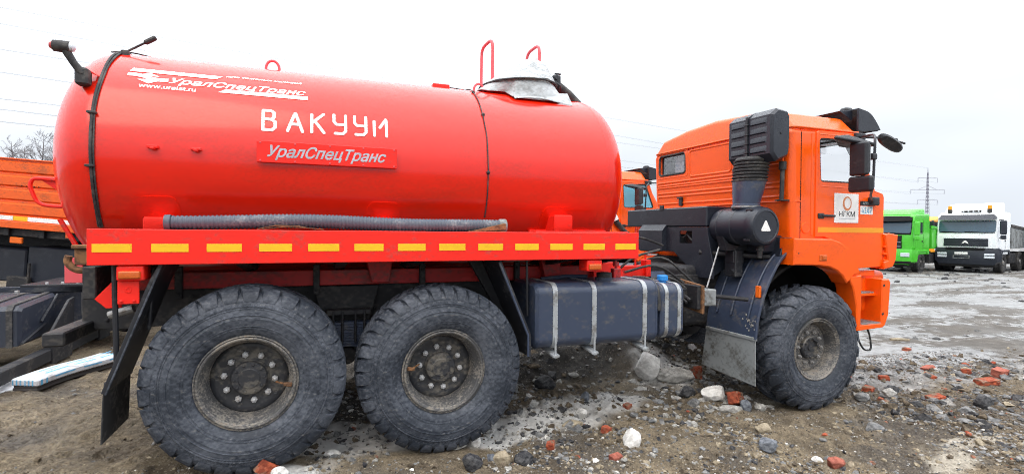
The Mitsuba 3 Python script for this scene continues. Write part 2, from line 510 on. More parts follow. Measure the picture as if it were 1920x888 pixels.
def mud_bump(p, n, uv):
    d1, d2, r = voronoi(p.x * 55, p.y * 55)
    return 0.6 * fbm(p.x * 30, p.y * 30, 0.0, 4) + 0.4 * r * smoothstep(0.5, 0.1, d1)


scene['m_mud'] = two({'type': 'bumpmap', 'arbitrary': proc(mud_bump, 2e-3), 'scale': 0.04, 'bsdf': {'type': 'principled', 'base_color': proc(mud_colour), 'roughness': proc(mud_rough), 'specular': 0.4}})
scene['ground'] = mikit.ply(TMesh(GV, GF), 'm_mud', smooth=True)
tag('ground', 'churned brown mud yard strewn with rubble, frozen grey on the right', None, None, 'structure')

# ================================================================ wheels
def tyre_mesh(n=30, slant=0.10, lug_w=0.60, groove=0.0, deep=False, R=0.63):
    prof = [(-.150, .300), (-.168, .312), (-.188, .330), (-.206, .362), (-.219, .400), (-.2225, .425), (-.2245, .430), (-.2225, .436), (-.219, .470), (-.211, .500),
            (-.2140, .504), (-.2140, .510), (-.205, .516), (-.197, .540), (-.186, .562), (-.168, .584 - groove * .5), (-.140, .602 - groove), (-.10, .610 - groove), (0, .613 - groove)]
    prof = prof + [(-a, r) for a, r in prof[-2::-1]]
    parts = [lathe(prof, 'y', n=120)]
    for yy, r in ((-.2065, .365), (-.213, .380), (-.2235, .452), (-.2145, .492), (-.197, .535)):   # moulded rings
        parts.append(lathe([(yy + .003, r - .004), (yy - .0025, r - .0015), (yy - .0025, r + .0015), (yy + .003, r + .004)], 'y', n=120))
    for k in range(150):      # fine radial ribs on the upper sidewall
        t = 2 * math.pi * k / 150
        P = []
        for r, yy in ((.500, -.214), (.528, -.202)):
            for q in (-.0025, .0025):
                a, b2 = r * math.cos(t) - q * math.sin(t), r * math.sin(t) + q * math.cos(t)
                P += [(a, yy, b2), (a, yy + .008, b2)]
        parts.append(hull(P))
    step = 2 * math.pi / n

    def lug(t0, y0, y1, s0, s1, w0, w1, side, top=R, wrap=True):
        P = []
        rows = [(y0 - .000, .540, s0, w0 * .72), (y0 + .008, .574, s0, w0 * .90), (y0 + .030, .602, s0, w0 * .90), (y0 + .066, top - .004, s0, w0 * .88)] if wrap else [(y0, .598 - groove, s0, w0), (y0 + .004, top - .001, s0, w0 * .86)]
        rows += [(y1, top + .001, s1, w1 * .86), (y1 + .004, .598 - groove, s1, w1)]
        if wrap:
            rows += [(y0 + .05, .580, s0, w0)]
        for y, r, s, w in rows:
            for q in (-.5, .5):
                t = t0 + s + q * w * step
                P.append((r * math.cos(t), side * y, r * math.sin(t)))
        return hull(P)
    for k in range(n):
        for side in (1, -1):
            t0 = (k + (0.5 if side < 0 else 0)) * step
            sl = slant
            if deep:
                parts.append(lug(t0, -.205, -.105, 0, sl * .45, lug_w, lug_w * .85, side))
                parts.append(lug(t0 + sl * .45, -.098, -.012, .02, sl * .9, lug_w * .85, lug_w * .55, side, wrap=False))
            else:
                parts.append(lug(t0, -.200, -.115, 0, sl * .4, lug_w, lug_w, side))
                parts.append(lug(t0 + sl * .5, -.108, -.008, 0, sl, lug_w * .9, lug_w * .7, side, wrap=False))
    return cat(parts)


def rim_mesh(front=False):
    d = 0.10 if front else 0.155
    p = [(-.150, .302), (-.172, .316), (-.180, .314), (-.182, .306), (-.172, .298), (-.168, .290), (-.171, .284), (-.165, .276), (-.150, .272), (-.142, .266), (-.128, .262), (-.12, .256), (-.10, .252)]
    p += [(-.08, .250), (-.17 + d + .012, .246)]
    inner = [(-.17 + d + .02, .02), (-.17 + d + .02, .22), (.02, .25), (.15, .27), (.17, .31), (.15, .315)]
    body = lathe(p, 'y', n=96)
    back = lathe(inner, 'y', n=64)
    ring = []
    if not front:      # split locking ring
        ring = [lathe([(-.186, .300), (-.190, .294), (-.188, .286), (-.182, .282)], 'y', n=96)]
    return cat(body, back, ring)


def disc_mesh(front=False):
    d = 0.10 if front else 0.155
    return lathe([(-.17 + d + .014, .247), (-.17 + d + .004, .236), (-.17 + d + .0, .222), (-.17 + d - .004, .20), (-.17 + d + .004, .17), (-.17 + d, .14), (-.17 + d, .10), (-.17 + d, .02)], 'y', n=72)


def hub_mesh(front=False):
    d = -.17 + (.10 if front else .155)
    if front:
        pr = [(d, .118), (d - .03, .115), (d - .04, .105), (d - .04, .085), (d - .02, .080), (d - .02, .03), (d - .03, .028), (d - .03, .001)]
    else:
        pr = [(d, .122), (d - .012, .122), (d - .018, .114), (d - .045, .112), (d - .052, .106), (d - .055, .07), (d - .060, .064), (d - .060, .001)]
    m = [lathe(pr, 'y', n=40)]
    for k in range(10):
        a = 2 * math.pi * (k + .3) / 10
        m.append(disc_bolt(.093 * math.cos(a), pr[4][0] if not front else d - .04, .093 * math.sin(a), .009, .014))
    for k in range(5):   # hand holes
        a = 2 * math.pi * (k + .1) / 5
        m.append(lathe([(d - .003, .019), (d - .005, .016), (d - .001, .001)], 'y', (.198 * math.cos(a), 0, .198 * math.sin(a)), 12))
    return cat(m)


WHEEL_CACHE = {}


def wheel_part(kind, name):
    k = (kind, name)
    if k not in WHEEL_CACHE:
        front = kind == 'front'
        if name == 'tyre':
            WHEEL_CACHE[k] = mikit.ply({'rear': lambda: tyre_mesh(30, .10, .84, .007, R=.627), 'middle': lambda: tyre_mesh(38, .07, .80, .008, R=.627), 'front': lambda: tyre_mesh(22, .20, .62, .016, deep=True)}[kind](), 'm_rubber', smooth=28)
        elif name == 'rim':
            WHEEL_CACHE[k] = mikit.ply(rim_mesh(front), 'm_rim', smooth=35)
        elif name == 'disc':
            WHEEL_CACHE[k] = mikit.ply(disc_mesh(front), 'm_rim' if front else 'm_hub', smooth=35)
        elif name == 'hub':
            WHEEL_CACHE[k] = mikit.ply(hub_mesh(front), 'm_hub', smooth=30)
        elif name == 'valve':
            WHEEL_CACHE[k] = mikit.ply(cat(box(-.275, -.235, -.176, -.158, -.014, .014, .004), rod((-.24, -.165, 0), (-.17, -.06, .015), .006, 8), box(-.243, -.222, -.18, -.155, -.010, .010, .003)), 'm_rust', smooth=30)
        else:
            WHEEL_CACHE[k] = mikit.ply(disc_bolt(0, 0, 0, .019 if front else .0215, .036), 'm_bolt_dull' if front else 'm_bolt', smooth=False)
    return dict(WHEEL_CACHE[k])


def wheel(parent, x, y, z, kind, spin=0.0, far=False, detail=True, steer=0.0, name='wheel'):
    key = numbered(parent + '__' + name if parent else name)
    A = T().translate([x, y, z]).rotate([0, 0, 1], (180 if far else 0) + steer).rotate([0, 1, 0], spin)
    e = wheel_part(kind, 'rim')
    e['to_world'] = A
    scene[key] = e
    for part in ('tyre', 'disc', 'hub') + (('valve',) if detail and kind != 'front' else ()):
        e = wheel_part(kind, part)
        e['to_world'] = A
        scene[key + '__' + part] = e
    if detail:
        d = -.17 + (.10 if kind == 'front' else .155)
        for k in range(10):
            a = 2 * math.pi * k / 10
            e = wheel_part(kind, 'bolt')
            e['to_world'] = A @ T().translate([.158 * math.cos(a), d, .158 * math.sin(a)]).rotate([0, 1, 0], 17 * k)
            scene[key + '__bolt' + ('_%03d' % k if k else '')] = e
    return key


V = 'vacuum_truck'
tag(V, 'orange cabbed tanker truck with a big red vacuum tank filling the frame', 'truck')
wheel(V, 0.0, -1.03, 0.63, 'rear', 188)
wheel(V, 1.32, -1.03, 0.594, 'middle', 8)
wheel(V, 5.14, -1.03, 0.482, 'front', 40)
wheel(V, 0.0, 1.03, 0.63, 'rear', 50, True, False)
wheel(V, 1.32, 1.03, 0.594, 'middle', 20, True, False)
wheel(V, 5.14, 1.03, 0.482, 'front', 70, True, False)

# ================================================================ tank
TR, TZ = 0.85, 2.145
TX0, TX1, HEAD = -0.95, 2.92, 0.42


def on_tank(x, phi, h=0.0):
    """Point on the tank's near side: phi is the angle above the horizontal, h the height above the skin."""
    return np.stack(np.broadcast_arrays(x, -(TR + h) * np.cos(phi), TZ + (TR + h) * np.sin(phi)), -1)


hp = [(TX0 - HEAD * math.sin(a), TR * math.cos(a)) for a in np.linspace(math.pi / 2, 0, 22)]
fp = [(TX1 + HEAD * math.sin(a), TR * math.cos(a)) for a in np.linspace(0, math.pi / 2, 22)]
hp[0], fp[-1] = (hp[0][0], .0005), (fp[-1][0], .0005)
seams = []
for s in (-0.95, 2.92):
    seams += [(s - .010, TR), (s - .006, TR + .0025), (s + .006, TR + .0025), (s + .010, TR)]
prof = [q for q in hp if q[0] < TX0 - .012] + seams + [q for q in fp if q[0] > TX1 + .012]
add(V, 'tank', lathe(prof, 'x', (0, 0, TZ), 160), 'm_red', 40, 'glossy red cylindrical vacuum tank')
TANK = V + '__tank'


def bend_on(m, x0, phi0, h=0.003, maxe=0.04):
    """A flat xy mesh (x along the tank, y up its girth, z its thickness) wrapped onto the tank's near side."""
    v, f = trimesh.remesh.subdivide_to_size(m.vertices, m.faces, maxe)
    return TMesh(on_tank(x0 + v[:, 0], phi0 + v[:, 1] / TR, h + v[:, 2]), f)


def plate2d(poly, th=0.002, holes=()):
    m = prism(poly, 'z', 0, th, 0, holes)
    return m


def stroke(paths, w, th=0.003):
    shp = sg.MultiLineString(paths).buffer(w / 2, quad_segs=6, cap_style='round', join_style='round')
    out = []
    for gmt in getattr(shp, 'geoms', [shp]):
        out.append(prism(list(gmt.exterior.coords)[:-1][::-1], 'z', 0, th, 0, [list(h.coords)[:-1] for h in gmt.interiors]))
    return cat(out)


# ВАКУУМ, stencilled strokes
LET = {
    'В': [[(0, 0), (0, 1), (.36, 1), (.50, .90), (.50, .66), (.38, .54), (0, .54)], [(.38, .54), (.56, .42), (.56, .14), (.42, 0), (0, 0)]],
    'А': [[(0, 0), (.33, .93)], [(.36, .93), (.70, 0)], [(.16, .36), (.52, .36)]],
    'К': [[(0, 0), (0, .93)], [(.58, 1), (.06, .52)], [(.16, .58), (.60, 0)]],
    'У': [[(0, 1), (0, .62), (.12, .48), (.58, .48)], [(.58, 1), (.58, .14), (.44, 0), (.06, 0)]],
    'М': [[(0, 0), (0, .78)], [(.30, .45), (.62, .93), (.64, .86), (.64, 0)]],
}
xs, hgt = 0.055, 0.158
for ch, adv in (('В', .166), ('А', .165), ('К', .159), ('У', .151), ('У', .147), ('М', .14)):
    sc = hgt
    add(TANK, 'painted_letter', bend_on(stroke([[(a * sc * .92, b2 * sc) for a, b2 in p] for p in LET[ch]], .0215), xs, .256 + (xs - .05) * .021, .002, .05), 'm_white', 40)
    xs += adv

# maker's decal high on the tank
DW, DP = 'm_white', 0.53
add(TANK, 'decal_band', bend_on(plate2d([(0, -.022), (.535, -.022), (.575, .022), (.012, .022)]), -.812, .806, .002, .06), DW, 40)
add(TANK, 'decal_band', bend_on(plate2d([(0, 0), (.605, 0), (.605, .038), (.045, .038)]), -.247, .602, .002, .06), DW, 40)
add(TANK, 'decal_lettering', cat(
    bend_on(text('УралСпецТранс', .062, .0015, True, .45, .90), -.575, .662, .002, .05),
    bend_on(text('www.uralst.ru', .034, .0015, True, 0, .345), -.735, .585, .002, .05),
    bend_on(text('для тяжелых условий', .024, .0015, True, .35, .52), -.215, .833, .002, .05)), DW, 40)
add(TANK, 'decal_small_print', cat(
    bend_on(text('НАДЕЖНАЯ ТЕХНИКА', .022, .0012, False, .35, .42), -.735, .797, .0043, .05),
    bend_on(text('тел. 8 (3513) 54-63-00', .019, .0012, False, .2, .36), -.125, .614, .0043, .05)), 'm_grey_ink', 40)
wave = []
for off in (0.0, .014, .028):
    up = [(t * .25, off + .011 * math.sin(math.pi * 2 * (t * .95 + .05)) - .03 * (t - .5)) for t in np.linspace(0, 1, 22)]
    wave.append(plate2d(up + [(a, b2 + .008) for a, b2 in up[::-1]]))
wave.append(plate2d([(.065, -.012), (.135, -.050), (.185, -.020), (.125, -.004)][::-1]))
wave.append(plate2d([(.070, .040), (.130, .072), (.190, .036), (.13, .034)][::-1]))
add(TANK, 'decal_emblem', [bend_on(w, -.818, .690, .002, .05) for w in wave], DW, 40)

# bolted name plate with cut-out lettering
add(TANK, 'name_plate', [box(.022, 1.008, -.888, -.872, 2.118, 2.272, .003), box(.05, .98, -.872, -.845, 2.235, 2.25, .002), box(.05, .98, -.872, -.845, 2.13, 2.145, .002)], 'm_red_flat', 30, 'red name plate bolted to the tank')
NP = TANK + '__name_plate'
for i, bx in enumerate((.045, .275, .515, .755, .985)):
    for bz in (2.132, 2.258):
        m = lathe([(-.888, .007), (-.892, .006), (-.8935, .001)], 'y', (bx, 0, bz), 10)
        add(TANK, 'name_plate_rivet', m, 'm_pale_red', 30)
nt = [on_side(text('УралСпецТранс', .080, .002, True, .38, .83), .078, -.8885, 2.162)]
add(TANK, 'name_plate_lettering', nt, 'm_alu', 30)
# little hooks
for hx in (-.61, -.356):
    add(TANK, 'hook', [box(hx - .035, hx + .03, -.88, -.845, 2.178, 2.197, .003), box(hx - .012, hx + .012, -.90, -.846, 2.168, 2.186, .003)], 'm_red_flat')
# saddle pads welded to the skin, and the legs below
for cx, w in ((-.60, .26), (.92, .27), (2.44, .30)):
    ph = np.linspace(-1.05, -.335, 14)
    out = [(-w / 2, -1.05 * TR), (w / 2, -1.05 * TR), (w / 2, -.47 * TR)]
    out += [(w / 2 - .06 + .06 * math.cos(a), -.47 * TR + .11 * math.sin(a)) for a in np.linspace(.1, math.pi / 2, 6)]
    out += [(-w / 2 + .06 - .06 * math.sin(a), -.47 * TR + .11 * math.cos(a)) for a in np.linspace(0, math.pi / 2 - .1, 6)] + [(-w / 2, -.47 * TR)]
    add(TANK, 'saddle_pad', bend_on(plate2d([(a, b2 + 0) for a, b2 in out], .010), cx, 0, -.002, .05), 'm_red', 30)
for x0, x1, zt in ((-.66, -.52, 1.715), (.86, 1.0, 1.72), (2.36, 2.535, 1.785)):
    for s in (1, -1):
        add(TANK, 'saddle_leg', prism([(s * -.90, 1.62), (s * -.90, zt - .01), (s * -.885, zt), (s * -.70, zt - .02), (s * -.55, 1.46), (s * -.55, 1.40), (s * -.80, 1.40)], 'x', x0, x1, .006), 'm_red_flat')
# lifting eyes on the crown
for ex in (.07, 1.90):
    arc = [(ex + .052 * math.cos(a), 0, 3.0 + .068 * math.sin(a)) for a in np.linspace(-.25, math.pi + .25, 14)]
    add(TANK, 'lifting_eye', [tube([(a, -.12, c) for a, _, c in arc], .0115, 8)], 'm_pale_red')
# grab rails beside the hatch
for rx, zt in ((2.035, 3.525), (2.535, 3.535)):
    add(TANK, 'grab_rail', tube([(rx, -.13, 2.97), (rx, -.13, zt), (rx - .03, .14, zt - .02), (rx - .03, .14, 2.97)], .0155, 10, .09), 'm_pale_red')
# hatch under the canvas, low sight box
add(TANK, 'hatch', lathe([(2.90, .31), (3.04, .31), (3.04, .33), (3.07, .33), (3.08, .28), (3.14, .001)], 'z', (2.34, -.02, 0), 36), 'm_red_flat')
add(TANK, 'sight_block', box(1.44, 1.60, -.16, -.08, 2.965, 3.02, .006), 'm_red_flat')
# wiring strapped round the rear seam and thin line round the front
def girth(x, p0, p1, r, h, n=40, wob=0.006, seed=0):
    ph = np.linspace(p0, p1, n)
    w = (meshkit.fbm(np.stack([ph * 3 + seed, 0 * ph, 0 * ph], -1), 2, seed) - .5) * 2 * wob
    return tube(on_tank(x + w, ph, h + np.abs(w) * .5), r, 7)


add(TANK, 'cable', [girth(-.955, 1.62, -.62, .0095, .011, wob=.006, seed=1), girth(-.944, 1.30, -.62, .006, .008, wob=.006, seed=4), girth(-.963, 1.0, -.62, .005, .007, wob=.006, seed=7)], 'm_rubber_black', True)
add(TANK, 'cable', [girth(1.765, 1.42, -.47, .0052, .006, wob=.010, seed=2), tube([on_tank(1.765, 1.42, .006), on_tank(1.60, 1.46, .02), on_tank(1.53, 1.45, .012)], .005, 6)], 'm_rubber_black', True)
for ph in (.30, -.12):
    add(TANK, 'cable_tie', box(-.985, -.935, *sorted((on_tank(0, ph)[1] - .036, on_tank(0, ph)[1])), on_tank(0, ph)[2] - .008, on_tank(0, ph)[2] + .008, .003), 'm_rubber_black')
for ph in (1.10, .62, -.02):
    q = on_tank(1.765, ph, .006)
    add(TANK, 'cable_tie', hull(trimesh.creation.icosphere(1, .017).vertices + q), 'm_rubber_black')
add(TANK, 'cable', tube([on_tank(-1.02, 1.25, .004), on_tank(-1.00, 1.40, .02), on_tank(-.92, 1.50, .03), on_tank(-.80, 1.52, .012)], .006, 6, .05), 'm_rubber_black', True)
# rear side marker on its rubber arm
bm = on_tank(-1.06, .50, .0)
arm = [(-1.03, -.735, 2.64), (-1.07, -.76, 2.68), (-1.125, -.80, 2.80)]
add(TANK, 'marker_lamp', [box(-1.075, -1.0, -.775, -.69, 2.585, 2.70, .012), tube([(-1.035, -.755, 2.66), (-1.075, -.775, 2.72), (-1.115, -.79, 2.80)], [.026, .022, .026], 12)], 'm_rubber_black')
add(TANK, 'marker_lens', lathe([(0, .030), (.02, .028), (.030, .015), (.032, .001)], 'x', (-1.09, -.79, 2.815), 16), 'm_lens')
add(TANK, 'marker_head', lathe([(-.045, .026), (-.040, .036), (.0, .038), (.045, .036), (.05, .028), (.05, .001)], 'x', (-1.135, -.79, 2.815), 18), 'm_rubber_black')
add(TANK, 'marker_lens', lathe([(-.062, .001), (-.060, .018), (-.045, .028), (-.040, .030)], 'x', (-1.135, -.79, 2.815), 16), 'm_lamp_red')
add(TANK, 'marker_bracket', [hull([(-1.0, -.72, 2.69), (-1.0, -.66, 2.70), (-.955, -.70, 2.66), (-1.06, -.73, 2.70), (-1.0, -.72, 2.68), (-.96, -.66, 2.67)])], 'm_red_flat')
# work lamp on a stick at the crown
add(TANK, 'work_lamp', [box(-.945, -.895, -.34, -.30, 2.90, 2.965, .006), tube([(-.915, -.32, 2.955), (-.80, -.32, 3.035)], .0085, 8), tube([(-.80, -.32, 3.035), (-.79, -.32, 3.042), (-.735, -.32, 3.08), (-.725, -.32, 3.087)], [.011, .019, .019, .012], 10)], 'm_rubber_black')
# rear head: ladder loop and valve
add(TANK, 'rear_step', [tube([(-1.30, -.34, 1.985), (-1.46, -.36, 1.985), (-1.475, -.36, 1.93), (-1.43, -.36, 1.80), (-1.30, -.36, 1.785), (-1.18, -.40, 1.80)], .013, 9, .05),
                       box(-1.46, -1.28, -.36, -.30, 1.972, 1.984, .003), prism([(-1.42, 1.975), (-1.25, 1.975), (-1.19, 1.82), (-1.22, 1.82)], 'y', -.335, -.325, .002)], 'm_red_flat')
for y in (-.18, .22):
    add(TANK, 'rear_ladder_rail', tube([(-1.37, y, 1.70), (-1.25, y, 1.46)], .017, 8), 'm_red_flat')

# ================================================================ platform and frame
add(V, 'side_board', [box(-.848, 2.984, -1.25, -1.235, 1.417, 1.634, .003), box(-.846, 2.982, -1.232, -1.13, 1.618, 1.6325, .002), box(-.846, 2.982, -1.232, -1.15, 1.419, 1.431, .002)], 'm_red_flat', 30, 'long red side board with yellow reflective strips')
SB = V + '__side_board'
for i in range(13):
    x = -.822 + .298 * i
    add(SB, 'reflective_strip', box(x, x + .199, -1.2525, -1.2495, 1.494, 1.5445, .001), 'm_yellow')
add(V, 'side_board', [box(-.848, 2.984, 1.235, 1.25, 1.417, 1.634, .003), box(-.846, 2.982, 1.13, 1.232, 1.618, 1.6325, .002)], 'm_red_flat')
for s in (-1, 1):
    add(V, 'platform_deck', box(-.84, 2.975, *sorted((s * 1.13, s * .62)), 1.600, 1.614, .002), 'm_chassis')
add(V, 'deck_rail', box(2.20, 2.98, -.72, -.66, 1.615, 1.655, .004), 'm_red_flat')
add(V, 'deck_rail', box(2.10, 2.975, -1.10, -1.04, 1.615, 1.642, .003), 'm_red_flat')
for x in (-.78, -.10, .56, 1.13, 1.78, 2.40, 2.90):
    add(V, 'cross_bearer', [prism([(-1.20, 1.425), (-1.20, 1.595), (1.20, 1.595), (1.20, 1.425), (.5, 1.315), (-.5, 1.315)], 'x', x, x + .08, .004)], 'm_chassis')
for x in (-.55, .40, 1.25, 2.12):
    add(V, 'clamp', [box(x, x + .05, -.575, -.53, 1.12, 1.36, .005), disc_bolt(x + .025, -.575, 1.16, .014, .02), disc_bolt(x + .025, -.575, 1.31, .014, .02)], 'm_chassis')
for x in (.80, 2.35):
    add(V, 'bearer_foot', prism([(x, 1.42), (x + .22, 1.42), (x + .19, 1.21), (x + .05, 1.21)], 'y', -.62, -.55, .005), 'm_dark_red')
for s in (-1, 1):
    add(V, 'sub_frame', [box(-1.10, 3.02, s * .53, s * .44, 1.189, 1.312, .004)], 'm_dark_red')
    add(V, 'frame_rail', [prism([(-1.15, .905), (-1.15, 1.186), (6.15, 1.186), (6.15, .98), (4.2, .93), (3.6, .905)], 'y', s * .43, s * .345, .003)] +
        [disc_bolt(x, -.431, z, .014, .018) for x in np.arange(-1.0, 3.4, .27) for z in (.97, 1.12) if s < 0], 'm_chassis')
add(V, 'sub_frame_bracket', [prism([(2.98, 1.19), (3.28, 1.19), (3.19, 1.345), (3.02, 1.345)], 'y', -.60, -.55, .004), box(2.92, 2.99, -.60, -.56, 1.19, 1.36, .004)], 'm_red_flat')
# amber side markers on red boxes
for x0, z0 in ((-.71, 1.318), (2.50, 1.315)):
    k = add(V, 'marker_box', [rbox(x0, x0 + .145, -1.235, -1.08, z0, z0 + .095, .014, 1)], 'm_red_flat')
    add(k, 'lens', rbox(x0 + .014, x0 + .128, -1.252, -1.225, z0 + .014, z0 + .062, .010, 1), 'm_amber_dull')
add(V, 'rear_lamp_bracket', [box(-.712, -.60, -1.20, -1.185, 1.175, 1.315, .003), lathe([(-1.2, .020), (-1.204, .018), (-1.204, .011), (-1.196, .010)], 'y', (-.655, 0, 1.262), 16), disc_bolt(-.69, -1.2, 1.195, .010, .016), disc_bolt(-.625, -1.2, 1.195, .010, .016), prism([(-.86, 1.20), (-.72, 1.36), (-.72, 1.14), (-.80, 1.14)], 'y', -1.10, -1.08, .003)], 'm_red_flat')
add(V, 'rear_cross_member', [box(-.92, -.85, -1.10, 1.10, 1.20, 1.40, .006)], 'm_chassis')
add(V, 'stay_rod', tube([(-.745, -1.14, 1.42), (-.735, -1.13, .76)], .016, 8), 'm_black')
add(V, 'stay_rod', tube([(2.04, -1.05, 1.42), (2.05, -1.05, .95)], .011, 8), 'm_black')
add(V, 'stay_rod', tube([(-.57, -1.0, 1.38), (-.60, -1.0, .98)], .012, 8), 'm_black')
# rear corner: rusty latch, tow gear, pale plate
add(V, 'rear_latch', [box(-1.03, -.86, -.95, -.85, 1.505, 1.53, .004), box(-1.02, -.88, -.93, -.87, 1.40, 1.505, .006), tube([(-1.05, -.92, 1.46), (-1.06, -.92, 1.42), (-1.02, -.92, 1.37), (-.93, -.92, 1.365), (-.88, -.92, 1.40)], .022, 9, .05)], 'm_rust')
add(V, 'rear_plate', [box(-1.33, -1.22, -.215, -.20, 1.225, 1.415, .003)], 'm_pale_red')
add(V, 'tow_hitch', [box(-1.22, -1.05, -.25, .25, .98, 1.16, .01), box(-1.20, -1.08, -.9, .9, .88, .97, .01)], 'm_chassis')
add(V, 'drain_pipe', tube([(-.93, -.62, 1.03), (-.78, -.64, 1.075)], .028, 10), 'm_steel')
# mud guards of the rear pair: slanted black boards seen edge on
def board(pr, th, y0, y1):
    p = np.asarray(pr, float)
    d = np.gradient(p, axis=0)
    n = np.stack([d[:, 1], -d[:, 0]], 1)
    n /= np.linalg.norm(n, axis=1, keepdims=True)
    return prism(np.vstack([p, (p + n * th)[::-1]]), 'y', y0, y1, .002)


k = add(V, 'mud_guard', board([(-.475, 1.41), (-.53, 1.30), (-.775, .63)], .022, -1.20, -.70), 'm_black', 30, 'slanted black board guard behind the rear wheel')
add(k, 'rubber_flap', board([(-.773, .70), (-.782, .60), (-.792, .325)], .008, -1.195, -.705), 'm_rubber_black')
add(k, 'edge_strip', tube([(-.77, -1.203, .63), (-.49, -1.203, 1.39)], .006, 6), 'm_rubber')
k = add(V, 'mud_guard', board([(1.75, 1.41), (1.885, 1.10), (2.005, .82), (2.008, .645)], -.016, -1.20, -.70), 'm_black', 30, 'slanted black board guard ahead of the middle wheel')
add(k, 'edge_strip', tube([(1.748, -1.203, 1.40), (1.995, -1.203, .82), (1.998, -1.203, .65)], .009, 6), 'm_blue_grey')
add(V, 'guard_bracket', [prism([(1.62, 1.41), (1.74, 1.41), (1.98, .90), (1.95, .86)], 'y', -.74, -.70, .003)], 'm_black')
# springs, axles, tank under the bogie
for s in (-1, 1):
    sp = numbered(V + '__leaf_spring')
    for i in range(9):
        L = .66 - .055 * i
        zt = .90 - .022 * i
        cv = np.linspace(-1, 1, 9)
        pr = [(.66 + L * t, zt - .055 * t * t + .0) for t in cv]
        q = pr + [(a, b2 - .018) for a, b2 in pr[::-1]]
        add(sp, 'leaf', prism(q, 'y', s * .64, s * .55), 'm_blue_grey', 30)
ub = []
for x in (.55, .62, .72, .79):
    ub += [rod((x, -.655, .74), (x, -.655, 1.0), .010)]
add(V, 'spring_u_bolt', ub + [box(.50, .84, -.66, -.53, .96, 1.0, .005)], 'm_chassis')
add(V, 'bogie_bracket', [prism([(.40, 1.18), (.92, 1.18), (.82, .80), (.50, .80)], 'y', -.52, -.44, .006), rod((.66, -.60, .62), (.66, .60, .62), .07, 16)], 'm_chassis')
for x, z in ((0, .63), (1.32, .594), (5.14, .482)):
    add(V, 'axle', [rod((x, -.86, z), (x, .86, z), .075, 16), hull(np.array(trimesh.creation.icosphere(2, .21).vertices) * (1, .85, 1) + (x, .05, z))], 'm_chassis')
    for s in (-1, 1):
        add(V, 'brake_drum', lathe([(s * .86, .20), (s * .86, .21), (s * .68, .21), (s * .66, .10)], 'y', (x, 0, z), 28), 'm_chassis')
add(V, 'drive_shaft', [rod((1.45, .05, .66), (4.9, .05, .72), .045, 12), box(3.0, 3.6, -.22, .28, .55, .95, .05)], 'm_chassis')
add(V, 'air_tank', [lathe([(.86, .001), (.87, .08), (.90, .12), (1.0, .125), (1.0, .125)], 'x', (0, -.25, .78), 20), rod((.35, -.20, .80), (1.0, -.20, .80), .12, 20)], 'm_blue_grey')

# ================================================================ fuel tanks
def rr_yz(y0, y1, z0, z1, r, n=7):
    return rrect(y0, y1, z0, z1, r, n)


k = add(V, 'fuel_tank', [prism(rr_yz(-1.17, -.60, .685, 1.215, .085), 'x', 2.075, 3.255, .018), prism(rr_yz(-1.174, -.596, .681, 1.219, .089), 'x', 2.098, 2.108, .002), prism(rr_yz(-1.174, -.596, .681, 1.219, .089), 'x', 3.222, 3.232, .002), lathe([(1.21, .075), (1.235, .075), (1.24, .06), (1.25, .06), (1.262, .052), (1.265, .001)], 'z', (2.84, -.92, 0), 24), tube([(2.30, -.75, 1.215), (2.55, -.75, 1.235), (2.75, -.78, 1.23)], .018, 8)], 'm_blue_grey', 35, 'dark blue grey fuel tank with three grey straps')
FT = k
add(k, 'filler_cap', lathe([(1.235, .066), (1.25, .070), (1.275, .068), (1.28, .055), (1.283, .001)], 'z', (2.84, -.93, 0), 24), 'm_rubber_black')
def strap(x, w, y0, y1, z0, z1, r, tail):
    p = rr_yz(y0 - .006, y1 + .006, z0 - .006, z1 + .006, r + .006)
    q = rr_yz(y0 - .0005, y1 + .0005, z0 - .0005, z1 + .0005, r)
    m = [prism(p, 'x', x, x + w, .0, [q])]
    if tail:
        m += [rod((x + w / 2, y0 - .012, z0 + .10), (x + w / 2, y0 - .012, z0 - .075), .009, 8), lathe([(-.004, .012), (-.012, .022), (.0, .024), (.012, .022), (.004, .012)], 'z', (x + w / 2, y0 - .012, z0 - .055), 12),
              prism([(y0 - .03, z0 - .045), (y0 + .25, z0 - .012), (y0 + .25, z0 - .03), (y0 - .03, z0 - .062)], 'x', x - .01, x + w + .01, .003)]
    return m
for x in (2.225, 2.585, 3.085):
    add(FT, 'strap', strap(x, .042, -1.17, -.60, .685, 1.215, .085, True), 'm_strap', 35)
k = add(V, 'fuel_tank', [prism(rr_yz(-1.16, -.62, .70, 1.180, .085), 'x', 3.285, 3.535, .014), box(3.262, 3.29, -1.10, -.64, .74, 1.15, .01)], 'm_blue_grey', 35, 'narrow second tank with a blue cap')
for x in (3.325, 3.462):
    add(k, 'strap', strap(x, .036, -1.16, -.62, .70, 1.180, .085, False), 'm_strap', 35)
add(k, 'filler_cap', [lathe([(1.178, .035), (1.20, .035), (1.20, .050), (1.238, .050), (1.245, .044), (1.245, .001)], 'z', (3.43, -.98, 0), 20)], 'm_blue_cap', 30, 'bright blue filler cap')
add(k, 'hose', tube([(3.30, -.70, 1.20), (3.29, -.95, 1.215), (3.275, -1.08, 1.19), (3.268, -1.15, 1.08), (3.268, -1.15, .95)], .019, 8, .08), 'm_rubber_black')
for x in (2.2, 2.56, 3.05):
    add(V, 'tank_bracket', box(x, x + .09, -.62, -.43, .66, 1.1, .01), 'm_chassis')
